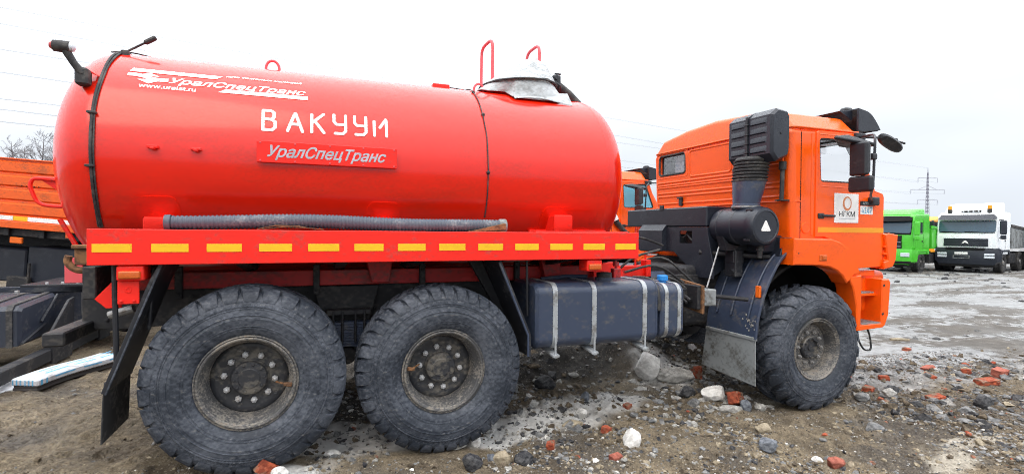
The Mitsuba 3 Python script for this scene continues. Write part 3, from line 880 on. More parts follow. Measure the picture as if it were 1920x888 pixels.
# valve cluster, battery box and wiring between tank and mud guard
add(V, 'red_cross_bar', [box(3.12, 3.60, -.50, -.42, 1.19, 1.30, .005), box(3.56, 3.62, -.54, -.44, 1.19, 1.36, .004), rod((3.47, -.48, 1.3), (3.47, -.48, 1.42), .010, 8), rod((3.59, -.48, 1.3), (3.59, -.48, 1.42), .010, 8)], 'm_red_flat')
add(V, 'suspension_stud', [box(3.02, 3.10, -.80, -.74, 1.21, 1.30, .005), rod((3.06, -.77, 1.25), (3.06, -.77, 1.42), .011, 8), lathe([(1.32, .028), (1.34, .03), (1.36, .028)], 'z', (3.06, -.77, 0), 12)], 'm_dark_red')
add(V, 'grey_box', [box(3.96, 4.11, -.93, -.78, .925, 1.085, .008)], 'm_flap')
vc = [box(3.86, 3.95, -.95, -.60, .90, 1.13, .006), box(3.60, 3.90, -.80, -.45, .96, 1.10, .02)]
for i in range(8):
    vc.append(rod((3.66 + .035 * i, -.86 - .01 * (i % 3), .96 + .02 * (i % 4)), (3.66 + .035 * i, -.74, 1.0 + .02 * (i % 3)), .014 + .004 * (i % 2), 8))
add(V, 'valve_block', vc, 'm_chassis')
add(V, 'valve_cover', prism([(-.97, .86), (-.97, 1.13), (-.62, 1.17), (-.62, .90)], 'x', 3.90, 3.93, .003), 'm_rust')
hs = []
for i, (a, b2, c) in enumerate((((3.3, -.55, 1.24), (3.6, -.66, 1.34), (3.92, -.70, 1.12)), ((3.5, -.4, 1.3), (3.75, -.55, 1.42), (4.05, -.72, 1.10)), ((3.45, -.6, 1.15), (3.7, -.74, 1.22), (3.9, -.8, 1.05)), ((3.15, -.3, 1.45), (3.5, -.4, 1.62), (3.9, -.35, 1.50)), ((3.2, -.5, 1.22), (3.35, -.62, 1.40), (3.75, -.5, 1.46)))):
    hs.append(tube([a, b2, c], .013, 7, .25))
add(V, 'air_hose', hs, 'm_rubber_black', True)
add(V, 'air_cylinder', [lathe([(3.18, .001), (3.2, .06), (3.24, .085), (3.66, .085), (3.70, .06), (3.72, .001)], 'x', (0, -.30, 1.23), 18), hull([(3.62, -.6, 1.10), (3.85, -.6, 1.10), (3.80, -.5, 1.24), (3.62, -.5, 1.24), (3.62, -.35, 1.10), (3.85, -.35, 1.10)])], 'm_blue_grey')
# engine, gearbox and mounts under and behind the cab (dark)
add(V, 'engine_block', [rbox(4.15, 5.9, -.40, .40, .62, 1.28, .06, 1), box(4.6, 6.1, -.30, .30, 1.20, 1.42, .03)], 'm_chassis')
# spare wheel slung low behind the tank
A = T().translate([3.10, .14, 1.06]).rotate([0, 0, 1], 90).rotate([0, 1, 0], 15)
for nm in ('rim', 'tyre', 'hub'):
    e = wheel_part('rear', nm)
    e['to_world'] = A @ T().scale([.78, .78, .78])
    scene[V + '__spare_wheel' + ('' if nm == 'rim' else '__' + nm)] = e
# black tower behind the cab: battery box, stepped cover and tapered plate
k = add(V, 'battery_box', [box(4.30, 4.78, -.555, .95, 1.708, 1.922, .012)], 'm_plastic')
add(k, 'latch', [box(4.29, 4.31, .18, .25, 1.90, 1.96, .004)], 'm_black')
add(V, 'step_cover', [hull([(4.30, .40, 1.40), (4.30, .62, 1.40), (4.30, .40, 1.655), (4.30, .62, 1.655), (4.24, .12, 1.66), (4.24, .60, 1.66), (4.24, .12, 1.42), (4.24, .60, 1.42), (4.30, .12, 1.73), (4.30, .60, 1.73), (4.5, .12, 1.70), (4.5, .60, 1.42), (4.5, .12, 1.42)])], 'm_plastic')
hole = [(-.12, 1.52), (-.12, 1.66), (-.33, 1.66), (-.33, 1.52)]
add(V, 'support_plate', [prism([(.12, 1.70), (-.555, 1.70), (-.66, 1.30), (-.66, 1.16), (-.42, 1.16), (-.02, 1.42), (.12, 1.42)], 'x', 4.30, 4.315, .002, [hole]), prism([(4.30, 1.70), (4.62, 1.70), (4.62, 1.30), (4.36, 1.16), (4.30, 1.16)], 'y', -.575, -.56, .002)], 'm_plastic')
add(V, 'fan_guard', [lathe([(4.40, .09), (4.38, .10), (4.38, .03), (4.36, .03), (4.36, .001)], 'x', (0, -.22, 1.59), 20), tube([(4.33, -.30, 1.55), (4.34, -.20, 1.62), (4.33, -.15, 1.58)], .012, 7)], 'm_chassis')
add(V, 'cable_stay', tube([(4.34, -.70, 1.50), (4.05, -.86, 1.10)], .008, 6), 'm_steel')
# ---- air intake: canister lying across, duct, snorkel box
FX, FZ = 4.497, 1.708
k = add(V, 'air_filter', [lathe([(-.56, .12), (-.57, .172), (-.585, .182), (-.61, .184), (-.66, .186), (-.665, .192), (-.675, .192), (-.68, .186), (-.85, .186), (-.855, .192), (-.868, .192), (-.873, .186), (-1.04, .186), (-1.045, .196), (-1.075, .198), (-1.085, .192), (-1.125, .188), (-1.15, .170), (-1.155, .150), (-1.148, .146), (-1.148, .001)], 'y', (FX, 0, FZ), 64)], 'm_plastic', 35, 'black cylindrical air filter canister')
tri = [(0, .045), (-.045, -.035), (.045, -.035)]
tr = sg.Polygon(tri).buffer(.012, quad_segs=4)
add(k, 'triangle_sticker', on_side(prism(list(tr.exterior.coords)[:-1], 'z', 0, .002), FX, -1.149, FZ + .0), 'm_white', 30, 'white triangle sticker')
for a in (.6, 2.2, 3.9, 5.4):
    add(k, 'clip', box(FX + .196 * math.cos(a) - .012, FX + .196 * math.cos(a) + .012, -1.10, -1.02, FZ + .196 * math.sin(a) - .012, FZ + .196 * math.sin(a) + .012, .004), 'm_black')
add(k, 'drain_valve', [tube([(FX + .02, -1.06, FZ - .18), (FX + .02, -1.06, FZ - .31)], [.03, .022], 12), lathe([(0, .034), (-.02, .034)], 'z', (FX + .02, -1.06, FZ - .22), 14)], 'm_rubber_black')
add(k, 'saddle', [prism([(FX - .20, FZ - .10), (FX - .15, FZ - .25), (FX + .15, FZ - .25), (FX + .20, FZ - .10), (FX + .12, FZ - .175), (FX, FZ - .20), (FX - .12, FZ - .175)], 'y', -.80, -.70, .003), box(FX - .05, FX + .05, -.82, -.66, FZ - .52, FZ - .24, .01)], 'm_black')
k = add(V, 'intake_duct', [lathe([(1.885, .125), (1.91, .128), (1.915, .134), (1.93, .134), (1.935, .128), (2.02, .140), (2.17, .160), (2.19, .164)], 'z', (0, 0, 0), 40)], 'm_blue_grey', 35, 'faded grey lower section of the air intake duct')
v = scene.pop(k)
def duct_shape(pr, n=40):
    m = lathe(pr, 'z', (0, 0, 0), n)
    q = np.array(m.vertices)
    t = np.clip((q[:, 2] - 1.88) / .54, 0, 1)
    q[:, 0] += 4.525 + .085 * t
    q[:, 1] += -.86 - .0 * t
    return TMesh(q, m.faces)
scene[k] = mikit.ply(duct_shape([(1.885, .125), (1.91, .128), (1.915, .134), (1.93, .134), (1.935, .128), (2.02, .142), (2.15, .160), (2.165, .163), (2.17, .15)]), 'm_blue_grey', smooth=35)
add(k, 'clamp_ring', duct_shape([(1.900, .128), (1.899, .139), (1.916, .140), (1.917, .128)]), 'm_steel')
bel = [(2.15, .155)]
for i in range(7):
    z = 2.16 + .034 * i
    bel += [(z, .152), (z + .005, .168), (z + .018, .172), (z + .026, .160)]
bel += [(2.41, .15)]
add(k, 'bellows', duct_shape(bel), 'm_rubber_black', 30)
pts = []
for (x, z) in ((4.545, 2.42), (4.62, 2.345), (4.76, 2.40), (4.785, 2.47), (4.785, 2.80), (4.755, 2.845), (4.62, 2.862), (4.545, 2.80)):
    pts += [(x, -1.135, z), (x, -.60, z)]
for (x, z) in ((4.57, 2.44), (4.63, 2.37), (4.75, 2.42), (4.765, 2.48), (4.765, 2.79), (4.74, 2.83), (4.63, 2.84), (4.57, 2.79)):
    pts += [(x, -1.16, z), (x, -.575, z)]
k = add(V, 'intake_box', hull(pts), 'm_plastic', 30, 'black louvred snorkel box high behind the cab')
for y0, y1 in ((-1.10, -.885), (-.825, -.63)):
    for i in range(4):
        z = 2.435 + .093 * i
        add(k, 'louvre', hull([(4.548, y0, z), (4.548, y1, z), (4.532, y0 + .02, z + .014), (4.532, y1 - .02, z + .014), (4.548, y0, z + .070), (4.548, y1, z + .070), (4.538, y0 + .02, z + .055), (4.538, y1 - .02, z + .055)]), 'm_plastic')
add(k, 'seam_strip', [box(4.525, 4.56, -.868, -.842, 2.41, 2.82, .004), hull([(4.53, -.868, 2.81), (4.53, -.842, 2.81), (4.64, -.868, 2.872), (4.64, -.842, 2.872), (4.76, -.868, 2.852), (4.76, -.842, 2.852)])] + [box(4.517, 4.54, -.88, -.83, z, z + .014, .002) for z in (2.45, 2.54, 2.63, 2.73)], 'm_black')
add(k, 'drain_boot', [tube([(4.58, -.66, 2.40), (4.58, -.66, 2.33), (4.58, -.66, 2.31), (4.58, -.66, 2.24)], [.02, .02, .034, .026], 12)], 'm_rubber_black')
add(k, 'bolt', [lathe([(-1.16, .012), (-1.168, .010), (-1.168, .001)], 'y', (4.66, 0, 2.62), 10)], 'm_black')
k = add(V, 'intake_stay', [tube([(4.80, -1.06, 2.36), (4.80, -1.06, 2.28)], .036, 12), tube([(4.80, -1.06, 2.28), (4.79, -1.06, 1.98)], .021, 10), box(4.74, 4.86, -1.10, -1.02, 1.965, 1.98, .003)], 'm_rubber_black')

# ================================================================ front mud guard of the near side
mgp = [(4.86, 1.485), (4.79, 1.450), (4.68, 1.362), (4.565, 1.185), (4.472, .981), (4.414, .777), (4.397, .613)]
mg2 = smooth_path([(a, 0, b2) for a, b2 in mgp], .2, 4)
pr = [(p[0], p[2]) for p in mg2]
k = add(V, 'front_mud_guard', [board(pr, -.012, -1.15, -.46), board([(a + .0, b2) for a, b2 in pr], .018, -1.155, -1.135)], 'm_blue_grey', 35, 'scuffed blue grey steel mud guard behind the front wheel')
for y in (-1.03, -.80, -.60):
    add(k, 'pressed_rib', [tube([(p[0] - .012, y, p[2]) for p in mg2[4:-3]], .013, 6)], 'm_blue_grey', True)
add(k, 'splash_flap', [prism([(-1.145, .60), (-.47, .615), (-.40, .20), (-1.155, .165)], 'x', 4.392, 4.400, .002), box(4.38, 4.412, -1.15, -.47, .600, .632, .004)], 'm_flap', 30, 'pale grey rubber splash flap')
add(k, 'amber_reflector', [box(4.468, 4.492, -1.115, -1.058, 1.01, 1.125, .005)], 'm_amber', 30, 'amber reflector')
add(k, 'stay', tube([(4.05, -.85, 1.02), (4.25, -.90, 1.0), (4.42, -1.02, .985)], .022, 10), 'm_chassis')
add(k, 'stay', tube([(4.30, -.45, 1.43), (4.72, -1.0, 1.40)], .025, 10), 'm_chassis')
k2 = add(k, 'control_box', [box(4.44, 4.58, -.80, -.68, 1.33, 1.46, .008), tube([(4.50, -.76, 1.33), (4.49, -.78, 1.27), (4.42, -.80, 1.24)], .018, 8)], 'm_black')
add(k, 'chipped_paint', [hull(trimesh.creation.icosphere(0, .5).vertices * (.004, rng.uniform(.008, .026), rng.uniform(.008, .03)) + (np.interp(z, [.61, .78, .98, 1.19], [4.397, 4.414, 4.472, 4.565]) - .006, y, z)) for y, z in zip(rng.normal(-1.03, .05, 22), rng.normal(.78, .06, 22))], 'm_stone_pale')

# ================================================================ cab
def sph(pts, r, n=2):
    s = trimesh.creation.icosphere(n, r).vertices
    return np.vstack([s + np.asarray(p) for p in pts])


def cab_points(d):
    """Centres of the rounding balls; d pulls everything inwards."""
    P = []
    for s in (-1, 1):
        W = s * (1.05 - d)
        P += [(4.955 + d, W, 1.36 + d), (4.900 + d, W, 2.645 - d * .3), (5.73 - d, W, 2.650 - d * .3), (6.04 - d, s * (1.0 - d), 2.10), (6.225 - d, s * (.98 - d), 1.96), (6.275 - d, s * (.98 - d), 1.64), (6.275 - d, s * (.98 - d), 1.36 + d)]
    return P


def roof_points(d):
    P = []
    for s in (-1, 1):
        P += [(4.905 + d, s * (1.035 - d), 2.69), (5.72 - d, s * (1.035 - d), 2.69), (4.925 + d, s * (.93 - d), 2.815 - d), (5.70 - d, s * (.93 - d), 2.815 - d), (4.94 + d, s * .5, 2.885 - d), (5.68 - d, s * .5, 2.875 - d)]
    P += [(4.945 + d, 0, 2.915 - d), (5.67 - d, 0, 2.905 - d)]
    return P


def sphere_hull(P, r, n=3):
    return hull(sph(P, r, n))


outer = mani(sphere_hull(cab_points(0), .07)) + mani(sphere_hull(roof_points(0), .07))
inner = (mani(sphere_hull(cab_points(.035), .05, 2)) + mani(sphere_hull(roof_points(.035), .05, 2)))
inner = inner - manifold3d.Manifold.cube((3, 4, .30)).translate((4, -2, 1.20))
door_win = [(5.21, 2.615), (5.735, 2.630), (5.925, 2.170), (5.235, 2.170)]
dwr = list(sg.Polygon(door_win).buffer(-.035).buffer(.035, quad_segs=5).exterior.coords)[:-1]
wsc = rrect(-.98, .98, 2.13, 2.635, .07, 5)
rwn = rrect(.465, 1.0, 2.405, 2.665, .045, 5)
cut_side = mani(prism(dwr, 'y', -1.6, 1.6))
cut_ws = mani(prism(wsc, 'x', 5.72, 6.6))
cut_rear = mani(prism(rwn, 'x', 4.6, 5.10))
arch = manifold3d.Manifold.cylinder(3.2, .70, .70, 64, True).rotate((90, 0, 0)).translate((5.14, 0, .66))
floor_cut = mani(box(4.5, 5.62, -1.6, 1.6, 1.0, 1.33, .001))
groove = manifold3d.Manifold()
for s in (-1, 1):      # shut line of the rear pillar
    groove = groove + mani(box(4.972, 4.984, *sorted((s * 1.095, s * 1.2)), 1.35, 2.70, .001))
shell = outer - inner - cut_side - cut_ws - cut_rear - arch - groove
V = 'vacuum_truck'
CAB = add(V, 'cab', unmani(shell), 'm_orange', 32, 'orange sleeper cab')
lin_o = mani(sphere_hull(cab_points(.037), .048, 2)) + mani(sphere_hull(roof_points(.037), .048, 2))
lin_i = mani(sphere_hull(cab_points(.045), .046, 2)) + mani(sphere_hull(roof_points(.045), .046, 2))
low = manifold3d.Manifold.cube((3, 4, .31)).translate((4, -2, 1.20))
add(CAB, 'lining', unmani((lin_o - low) - (lin_i - low.translate((0, 0, .02))) - cut_side - cut_ws - cut_rear - arch), 'm_lining', 30)
add(CAB, 'windscreen', hull([(6.085, y, 2.10) for y in (-1.0, 1.0)] + [(5.795, y, 2.66) for y in (-1.0, 1.0)] + [(6.088, y, 2.10) for y in (-1.0, 1.0)]), 'm_glass', False)
add(CAB, 'windscreen_seal', [tube([(np.interp(z, [2.10, 2.66], [6.10, 5.81]), y, z) for y, z in wsc + wsc[:1]], .016, 8)], 'm_rubber_black', True)
add(CAB, 'rear_window', prism(rrect(.46, 1.005, 2.40, 2.67, .045, 5), 'x', 4.868, 4.872), 'm_glass', False)
add(CAB, 'rear_window_seal', tube([(4.842, y, z) for y, z in rwn + rwn[:1]], .014, 8), 'm_rubber_black', True)
cur = []
for i in range(13):
    y = .50 + .26 * i / 12
    cur.append((4.93 + .018 * math.sin(i * 1.9), y))
add(CAB, 'curtain', prism(cur + [(a + .004, b2) for a, b2 in cur[::-1]], 'z', 2.40, 2.67), 'm_curtain', 30)
add(CAB, 'dashboard', [rbox(5.78, 6.16, -.95, .95, 1.70, 2.06, .05, 1)], 'm_lining')
add(CAB, 'steering_wheel', [tube([(5.62 + .10 * math.sin(a), .5 + .22 * math.cos(a), 2.08 + .20 * math.sin(a)) for a in np.linspace(0, 2 * math.pi, 25)], .014, 8)], 'm_black')
for y in (-.55, .55):
    add(CAB, 'seat', [rbox(5.05, 5.50, y - .24, y + .24, 1.60, 1.78, .05, 1), rbox(5.00, 5.13, y - .23, y + .23, 1.75, 2.30, .05, 1)], 'm_lining')
# drip rail right round, and the waist rail on the back
add(CAB, 'drip_rail', tube([(5.79, -1.115, 2.712), (4.90, -1.125, 2.708), (4.826, -1.06, 2.708), (4.822, 0, 2.708), (4.826, 1.06, 2.708), (4.90, 1.125, 2.708), (5.79, 1.115, 2.712)], .012, 8, .07), 'm_orange', True)
add(CAB, 'waist_rail', [tube([(4.97, -1.12, 1.966), (4.925, -1.12, 1.966), (4.855, -1.07, 1.966), (4.853, 0, 1.966), (4.855, 1.08, 1.966)], .010, 8, .06)], 'm_orange', True)
# pressed beads of the rear wall
def bead(y0, y1, z0, z1, r, x=4.838, rr=.035):
    tilt = lambda z: x + (2.66 - z) * .042
    p = [(tilt(z), y, z) for y, z in rrect(y0, y1, z0, z1, rr, 5)]
    return tube(p + p[:2], r, 8)
add(CAB, 'pressed_bead', bead(.425, 1.04, 2.365, 2.695, .013), 'm_orange', True)
add(CAB, 'pressed_bead', bead(-.32, .375, 2.345, 2.665, .017), 'm_orange', True)
add(CAB, 'pressed_bead', bead(-1.02, -.40, 2.345, 2.665, .017), 'm_orange', True)
for z0, z1 in ((2.262, 2.302), (2.160, 2.235), (2.020, 2.115)):
    add(CAB, 'pressed_bead', bead(-1.02, 1.04, z0, z1, .018, rr=.018), 'm_orange', True)
ho = []
for y in [1.0 - .045 * i for i in range(4)] + [.80, .775, .42, .36, -.70, -.82]:
    ho.append(lathe([(4.8745, .001), (4.864, .010), (4.868, .012)], 'x', (0, y, 2.068), 10))
for y in (.88, .83, .78, .73, .40, .32):
    ho.append(lathe([(4.836, .001), (4.828, .010), (4.834, .012)], 'x', (0, y, 2.690 - (.0 if y > .5 else -.0)), 10))
add(CAB, 'plug', ho, 'm_dark_red')
add(CAB, 'tilt_latch', [box(4.83, 4.87, .52, .58, 1.985, 2.09, .005), box(4.815, 4.84, .50, .60, 2.075, 2.095, .004)], 'm_black')
# pillar ribs beside the shut line
add(CAB, 'pillar_moulding', [box(5.118, 5.150, -1.129, -1.115, 1.62, 2.665, .006)], 'm_orange')
add(CAB, 'round_cap', lathe([(-1.12, .058), (-1.127, .056), (-1.128, .050), (-1.126, .048), (-1.126, .001)], 'y', (5.05, 0, 1.70), 24), 'm_orange')
# sun visor over the windscreen and roof lamp
vp = smooth_path([(5.84, 0, 2.985), (6.02, 0, 2.955), (6.12, 0, 2.86), (6.185, 0, 2.775)], .2, 5)
vo = [(p[0], p[2]) for p in vp]
add(CAB, 'sun_visor', [board(vo, .012, -1.06, 1.06), prism(vo + [(5.90, 2.735), (5.84, 2.75)], 'y', -1.085, -1.06, .003), prism(vo + [(5.90, 2.735), (5.84, 2.75)], 'y', 1.06, 1.085, .003),
                      prism([(5.66, 2.955), (5.86, 2.985), (5.86, 2.86)], 'y', -1.0, .6, .004)], 'm_plastic', 30, 'dark smoked sun visor')
add(CAB, 'roof_lamp', rbox(5.84, 5.95, -.95, -.85, 2.96, 3.03, .03, 1), 'm_black')
# corner deflector beside the grille
k = add(CAB, 'corner_deflector', [prism([(6.165, 1.64), (6.235, 1.655), (6.375, 1.635), (6.350, 1.365), (6.30, 1.285), (6.17, 1.265), (6.155, 1.34), (6.225, 1.36)], 'y', -1.165, -1.0, .010), box(6.20, 6.24, -1.13, -1.0, 1.32, 1.63, .004)], 'm_orange')
for z in (1.50, 1.42, 1.35):
    add(k, 'slot_rib', box(6.165, 6.23, -1.16, -1.10, z, z + .018, .003), 'm_orange')
add(CAB, 'corner_deflector', [prism([(6.165, 1.64), (6.235, 1.655), (6.375, 1.635), (6.350, 1.365), (6.30, 1.285), (6.17, 1.265), (6.155, 1.34), (6.225, 1.36)], 'y', 1.0, 1.165, .010)], 'm_orange')
# front face (seen only from the side): grille, bumper, lamps
add(CAB, 'grille', [box(6.33, 6.365, -.80, .80, 1.45, 1.90, .01)] + [box(6.36, 6.375, -.78, .78, 1.48 + .07 * i, 1.51 + .07 * i, .004) for i in range(6)], 'm_plastic')
add(CAB, 'bumper', [rbox(5.95, 6.36, -1.05, 1.05, .78, 1.24, .06, 1)], 'm_orange')
for y in (-.80, .80):
    add(CAB, 'headlight', [box(6.345, 6.375, y - .16, y + .16, .98, 1.16, .02)], 'm_lens')
add(CAB, 'wiper', [tube([(6.14, -.5, 2.10), (6.13, -.2, 2.14), (5.99, -.1, 2.42)], .008, 6), tube([(6.14, .3, 2.10), (6.13, .5, 2.14), (5.99, .6, 2.42)], .008, 6)], 'm_black')

for s in (-1, 1):
    add(CAB, 'pillar_seam', box(4.9705, 4.9855, *sorted((s * 1.09, s * 1.119)), 1.36, 2.66, .002), 'm_matt')
# ---- wheel arch fender
fend = [(4.765, 1.595), (5.27, 1.590), (5.40, 1.555), (5.50, 1.495), (5.60, 1.385), (5.695, 1.235), (5.60, 1.225), (5.545, 1.180), (5.500, 1.135), (5.43, 1.215), (5.35, 1.270), (5.25, 1.308), (5.10, 1.325), (4.765, 1.335)]
k = add(CAB, 'wheel_arch', [prism(fend, 'y', -1.245, -1.06, .012), box(4.80, 5.30, -1.12, -1.0, 1.36, 1.58, .01)], 'm_orange', 30, 'orange front wheel arch')
add(k, 'side_lamp', [box(5.095, 5.195, -1.252, -1.243, 1.372, 1.432, .003), rbox(5.128, 5.186, -1.262, -1.25, 1.382, 1.424, .005, 1)], 'm_amber_dull')
add(k, 'screw', [lathe([(-1.245, .008), (-1.249, .006), (-1.249, .001)], 'y', (4.82, 0, 1.45), 8)], 'm_black')
add(CAB, 'wheel_arch', prism(fend, 'y', 1.06, 1.245, .012), 'm_orange')
wl = [(5.14 + .77 * math.cos(a), .60 + .77 * math.sin(a)) for a in np.linspace(.05, 2.35, 26)]
for s in (-1, 1):
    add(CAB, 'arch_liner', [prism(wl + [(5.14 + (q[0] - 5.14) * .965, .60 + (q[1] - .60) * .965) for q in wl[::-1]], 'y', s * 1.09, s * .48, 0)] + ([box(4.6, 6.0, -.49, -.47, .85, 1.45, .004)] if s < 0 else []), 'm_matt')
# ---- boarding step box
st = add(CAB, 'step_box', [
    prism([(5.525, 1.205), (5.72, 1.215), (5.725, .90), (5.715, .640), (5.665, .640), (5.650, .90), (5.60, 1.08)], 'y', -1.235, -1.03, .010),
    prism([(5.70, .640), (6.055, .655), (6.075, .70), (5.70, .695)], 'y', -1.235, -.93, .006),
    prism([(6.035, 1.165), (6.145, 1.165), (6.165, 1.13), (6.140, .78), (6.085, .665), (6.02, .665), (6.03, .72)], 'y', -1.235, -.90, .012),
    box(5.70, 6.10, -1.00, -.96, .66, 1.19, .004), box(5.70, 6.10, -1.16, -.98, .985, 1.010, .004), box(5.72, 6.14, -1.08, -.93, 1.185, 1.245, .006),
], 'm_orange', 30, 'orange boarding step box ahead of the front wheel')
for z, y0 in ((1.012, -1.15), (.698, -1.225)):
    gr = [box(5.74, 6.03, y0 + .022 * i, y0 + .022 * i + .008, z, z + .012, .001) for i in range(int((-1.0 - y0) / .022))] + [box(5.74 + .04 * i, 5.748 + .04 * i, y0, -1.005, z, z + .014, .001) for i in range(8)]
    add(st, 'tread_grating', gr, 'm_steel')
for x, z in ((6.055, 1.10), (6.045, .80)):
    add(st, 'hole_cap', lathe([(-1.236, .014), (-1.240, .012), (-1.238, .001)], 'y', (x - .0, 0, z), 12), 'm_black')
add(st, 'rope_step', [tube([(5.76, -1.15, .65), (5.80, -1.16, .50), (5.86, -1.17, .415), (5.95, -1.17, .405), (5.985, -1.16, .43), (5.98, -1.15, .55), (5.94, -1.14, .65)], .010, 8, .05)], 'm_rubber_black')

# ================================================================ door
dp = [(5.176, 1.608), (5.176, 2.668), (5.200, 2.690), (5.775, 2.694), (5.80, 2.675), (6.01, 2.135), (6.03, 2.110), (6.165, 2.075), (6.185, 2.04), (6.178, 1.345), (6.150, 1.290), (5.735, 1.275), (5.66, 1.385), (5.55, 1.500), (5.43, 1.570), (5.30, 1.608)]
k = DOOR = add(V, 'door', prism(dp, 'y', -1.135, -1.105, .006, [dwr[::-1]]), 'm_orange', 30, 'orange driver side door with signs')
add(k, 'crease', [tube([(5.24, -1.134, 2.125), (5.95, -1.134, 2.118), (6.16, -1.13, 2.072)], .006, 6), tube([(5.205, -1.134, 2.645), (5.205, -1.134, 2.15)], .006, 6), tube([(5.21, -1.134, 2.652), (5.75, -1.134, 2.664)], .006, 6)], 'm_orange')
din = list(sg.Polygon(dwr).buffer(-.016).exterior.coords)[:-1]
add(k, 'window_seal', prism(dwr, 'y', -1.128, -1.100, .0, [din]), 'm_rubber_black')
add(k, 'window_pane', prism(dwr, 'y', -1.112, -1.109), 'm_glass', False)
add(k, 'handle', [rbox(5.20, 5.28, -1.15, -1.13, 1.795, 1.850, .01, 1), rbox(5.25, 5.425, -1.165, -1.142, 1.812, 1.838, .010, 1), lathe([(-1.15, .012), (-1.156, .010), (-1.156, .001)], 'y', (5.225, 0, 1.822), 12)], 'm_black')
s = add(k, 'sign_board', box(5.427, 5.782, -1.141, -1.136, 1.757, 2.062, .001), 'm_white', False, 'square white door sign with an orange ring')
oval = sg.Point(0, 0).buffer(1, quad_segs=16)
ring = [(.064 * math.cos(a), .074 * math.sin(a)) for a in np.linspace(0, 2 * math.pi, 40)[:-1]]
rin = [(.006 + .046 * math.cos(a), .004 + .056 * math.sin(a)) for a in np.linspace(0, 2 * math.pi, 40)[:-1]]
def flat_on_door(m, x, z, y=-1.1415):
    return on_side(m, x, y, z)
add(DOOR, 'sign_ring', flat_on_door(prism(ring, 'z', 0, .0015, 0, [rin]), 5.612, 1.958), 'm_brown_ink', False)
add(DOOR, 'sign_lettering', flat_on_door(text('НГКМ', .056, .0015, False, 0, .23), 5.497, 1.822), 'm_ink', False)
add(DOOR, 'sign_small_print', flat_on_door(plate2d([(0, 0), (.23, 0), (.23, .006), (0, .006)], .001), 5.497, 1.797), 'm_grey_ink', False)
add(DOOR, 'model_plate', box(5.812, 6.035, -1.142, -1.136, 1.945, 1.990, .002), 'm_black', False)
add(DOOR, 'model_digits', flat_on_door(text('43118', .027, .0015, True, 0, .15), 5.845, 1.954, -1.1425), 'm_grey_ink', False)
add(DOOR, 'number_sticker', box(5.815, 6.005, -1.138, -1.1355, 1.850, 1.938, .001), 'm_white', False, 'white number sticker')
add(DOOR, 'number_digits', flat_on_door(text('4147', .062, .0015, False, 0, .155), 5.832, 1.863, -1.1385), 'm_blue_ink', False)
add(DOOR, 'yellow_stripe', box(5.205, 6.178, -1.1375, -1.1345, 1.655, 1.708, .001), 'm_yellow_dull', False)

# ================================================================ mirrors of the near side
def oval_plate(c, u, v, a, b2, t):
    u, v = np.array(u, float), np.array(v, float)
    u /= np.linalg.norm(u)
    v -= u * (u @ v)
    v /= np.linalg.norm(v)
    w = np.cross(u, v)
    P = []
    for k in np.linspace(0, 2 * math.pi, 29)[:-1]:
        cu, cv = np.sign(math.cos(k)) * abs(math.cos(k)) ** .8, np.sign(math.sin(k)) * abs(math.sin(k)) ** .8
        for q, s in ((-t, .86), (0, 1.0), (t, .80)):
            P.append(np.array(c) + u * a * cu * s + v * b2 * cv * s + w * q)
    return hull(P)


MR = CAB
k = add(MR, 'mirror', [rbox(5.30, 5.36, -1.555, -1.38, 2.205, 2.525, .022, 2), rbox(5.355, 5.395, -1.54, -1.395, 2.225, 2.51, .02, 1)], 'm_black', 30, 'tall black door mirror')
add(k, 'mirror_glass', box(5.395, 5.399, -1.53, -1.405, 2.24, 2.50, .001), 'm_mirror', False)
k = add(MR, 'mirror', [rbox(5.31, 5.37, -1.60, -1.36, 2.045, 2.200, .028, 2)], 'm_black', 30, 'low square black wide angle mirror')
add(k, 'mirror_glass', box(5.369, 5.373, -1.57, -1.40, 2.08, 2.175, .001), 'm_mirror', False)
k = add(MR, 'kerb_mirror', [hull(np.vstack([sph([(5.10, -1.40, 2.565), (5.50, -1.48, 2.515), (5.42, -1.20, 2.545), (5.55, -1.30, 2.515)], .018), sph([(5.25, -1.40, 2.585), (5.5, -1.35, 2.55)], .02)]))], 'm_black', 30, 'flat black kerb mirror over the door window')
k = add(MR, 'front_mirror', [oval_plate((6.165, -1.20, 2.615), (.90, -.02, -.36), (.30, -.55, .75), .190, .062, .024)], 'm_black', 30, 'black front mirror reaching ahead of the cab')
arm = [tube([(5.79, -1.15, 2.66), (6.06, -1.20, 2.665), (6.38, -1.21, 2.625)], .012, 8), rbox(6.20, 6.25, -1.23, -1.18, 2.62, 2.67, .012, 1),
       tube([(5.77, -1.13, 2.66), (5.60, -1.42, 2.63), (5.47, -1.52, 2.56), (5.45, -1.52, 2.10), (5.66, -1.35, 2.03), (5.97, -1.16, 1.985)], .012, 8, .06), rbox(5.925, 6.03, -1.20, -1.13, 1.945, 2.035, .015, 1),
       box(5.70, 5.84, -1.17, -1.12, 2.63, 2.70, .008), tube([(5.80, -1.14, 2.64), (5.45, -1.30, 2.61), (5.13, -1.38, 2.585)], .007, 6), rbox(5.42, 5.48, -1.54, -1.48, 2.36, 2.42, .01, 1), rbox(5.42, 5.48, -1.52, -1.46, 2.09, 2.15, .01, 1)]
add(MR, 'mirror_arm', arm, 'm_black')
# mudguard skirt between canister and fender
add(V, 'cab_support', [prism([(4.80, 1.60), (4.95, 1.60), (4.98, 1.35), (4.86, 1.40), (4.74, 1.42)], 'y', -1.10, -.5, .004), box(4.62, 5.0, -1.0, .9, 1.44, 1.62, .02)], 'm_plastic')

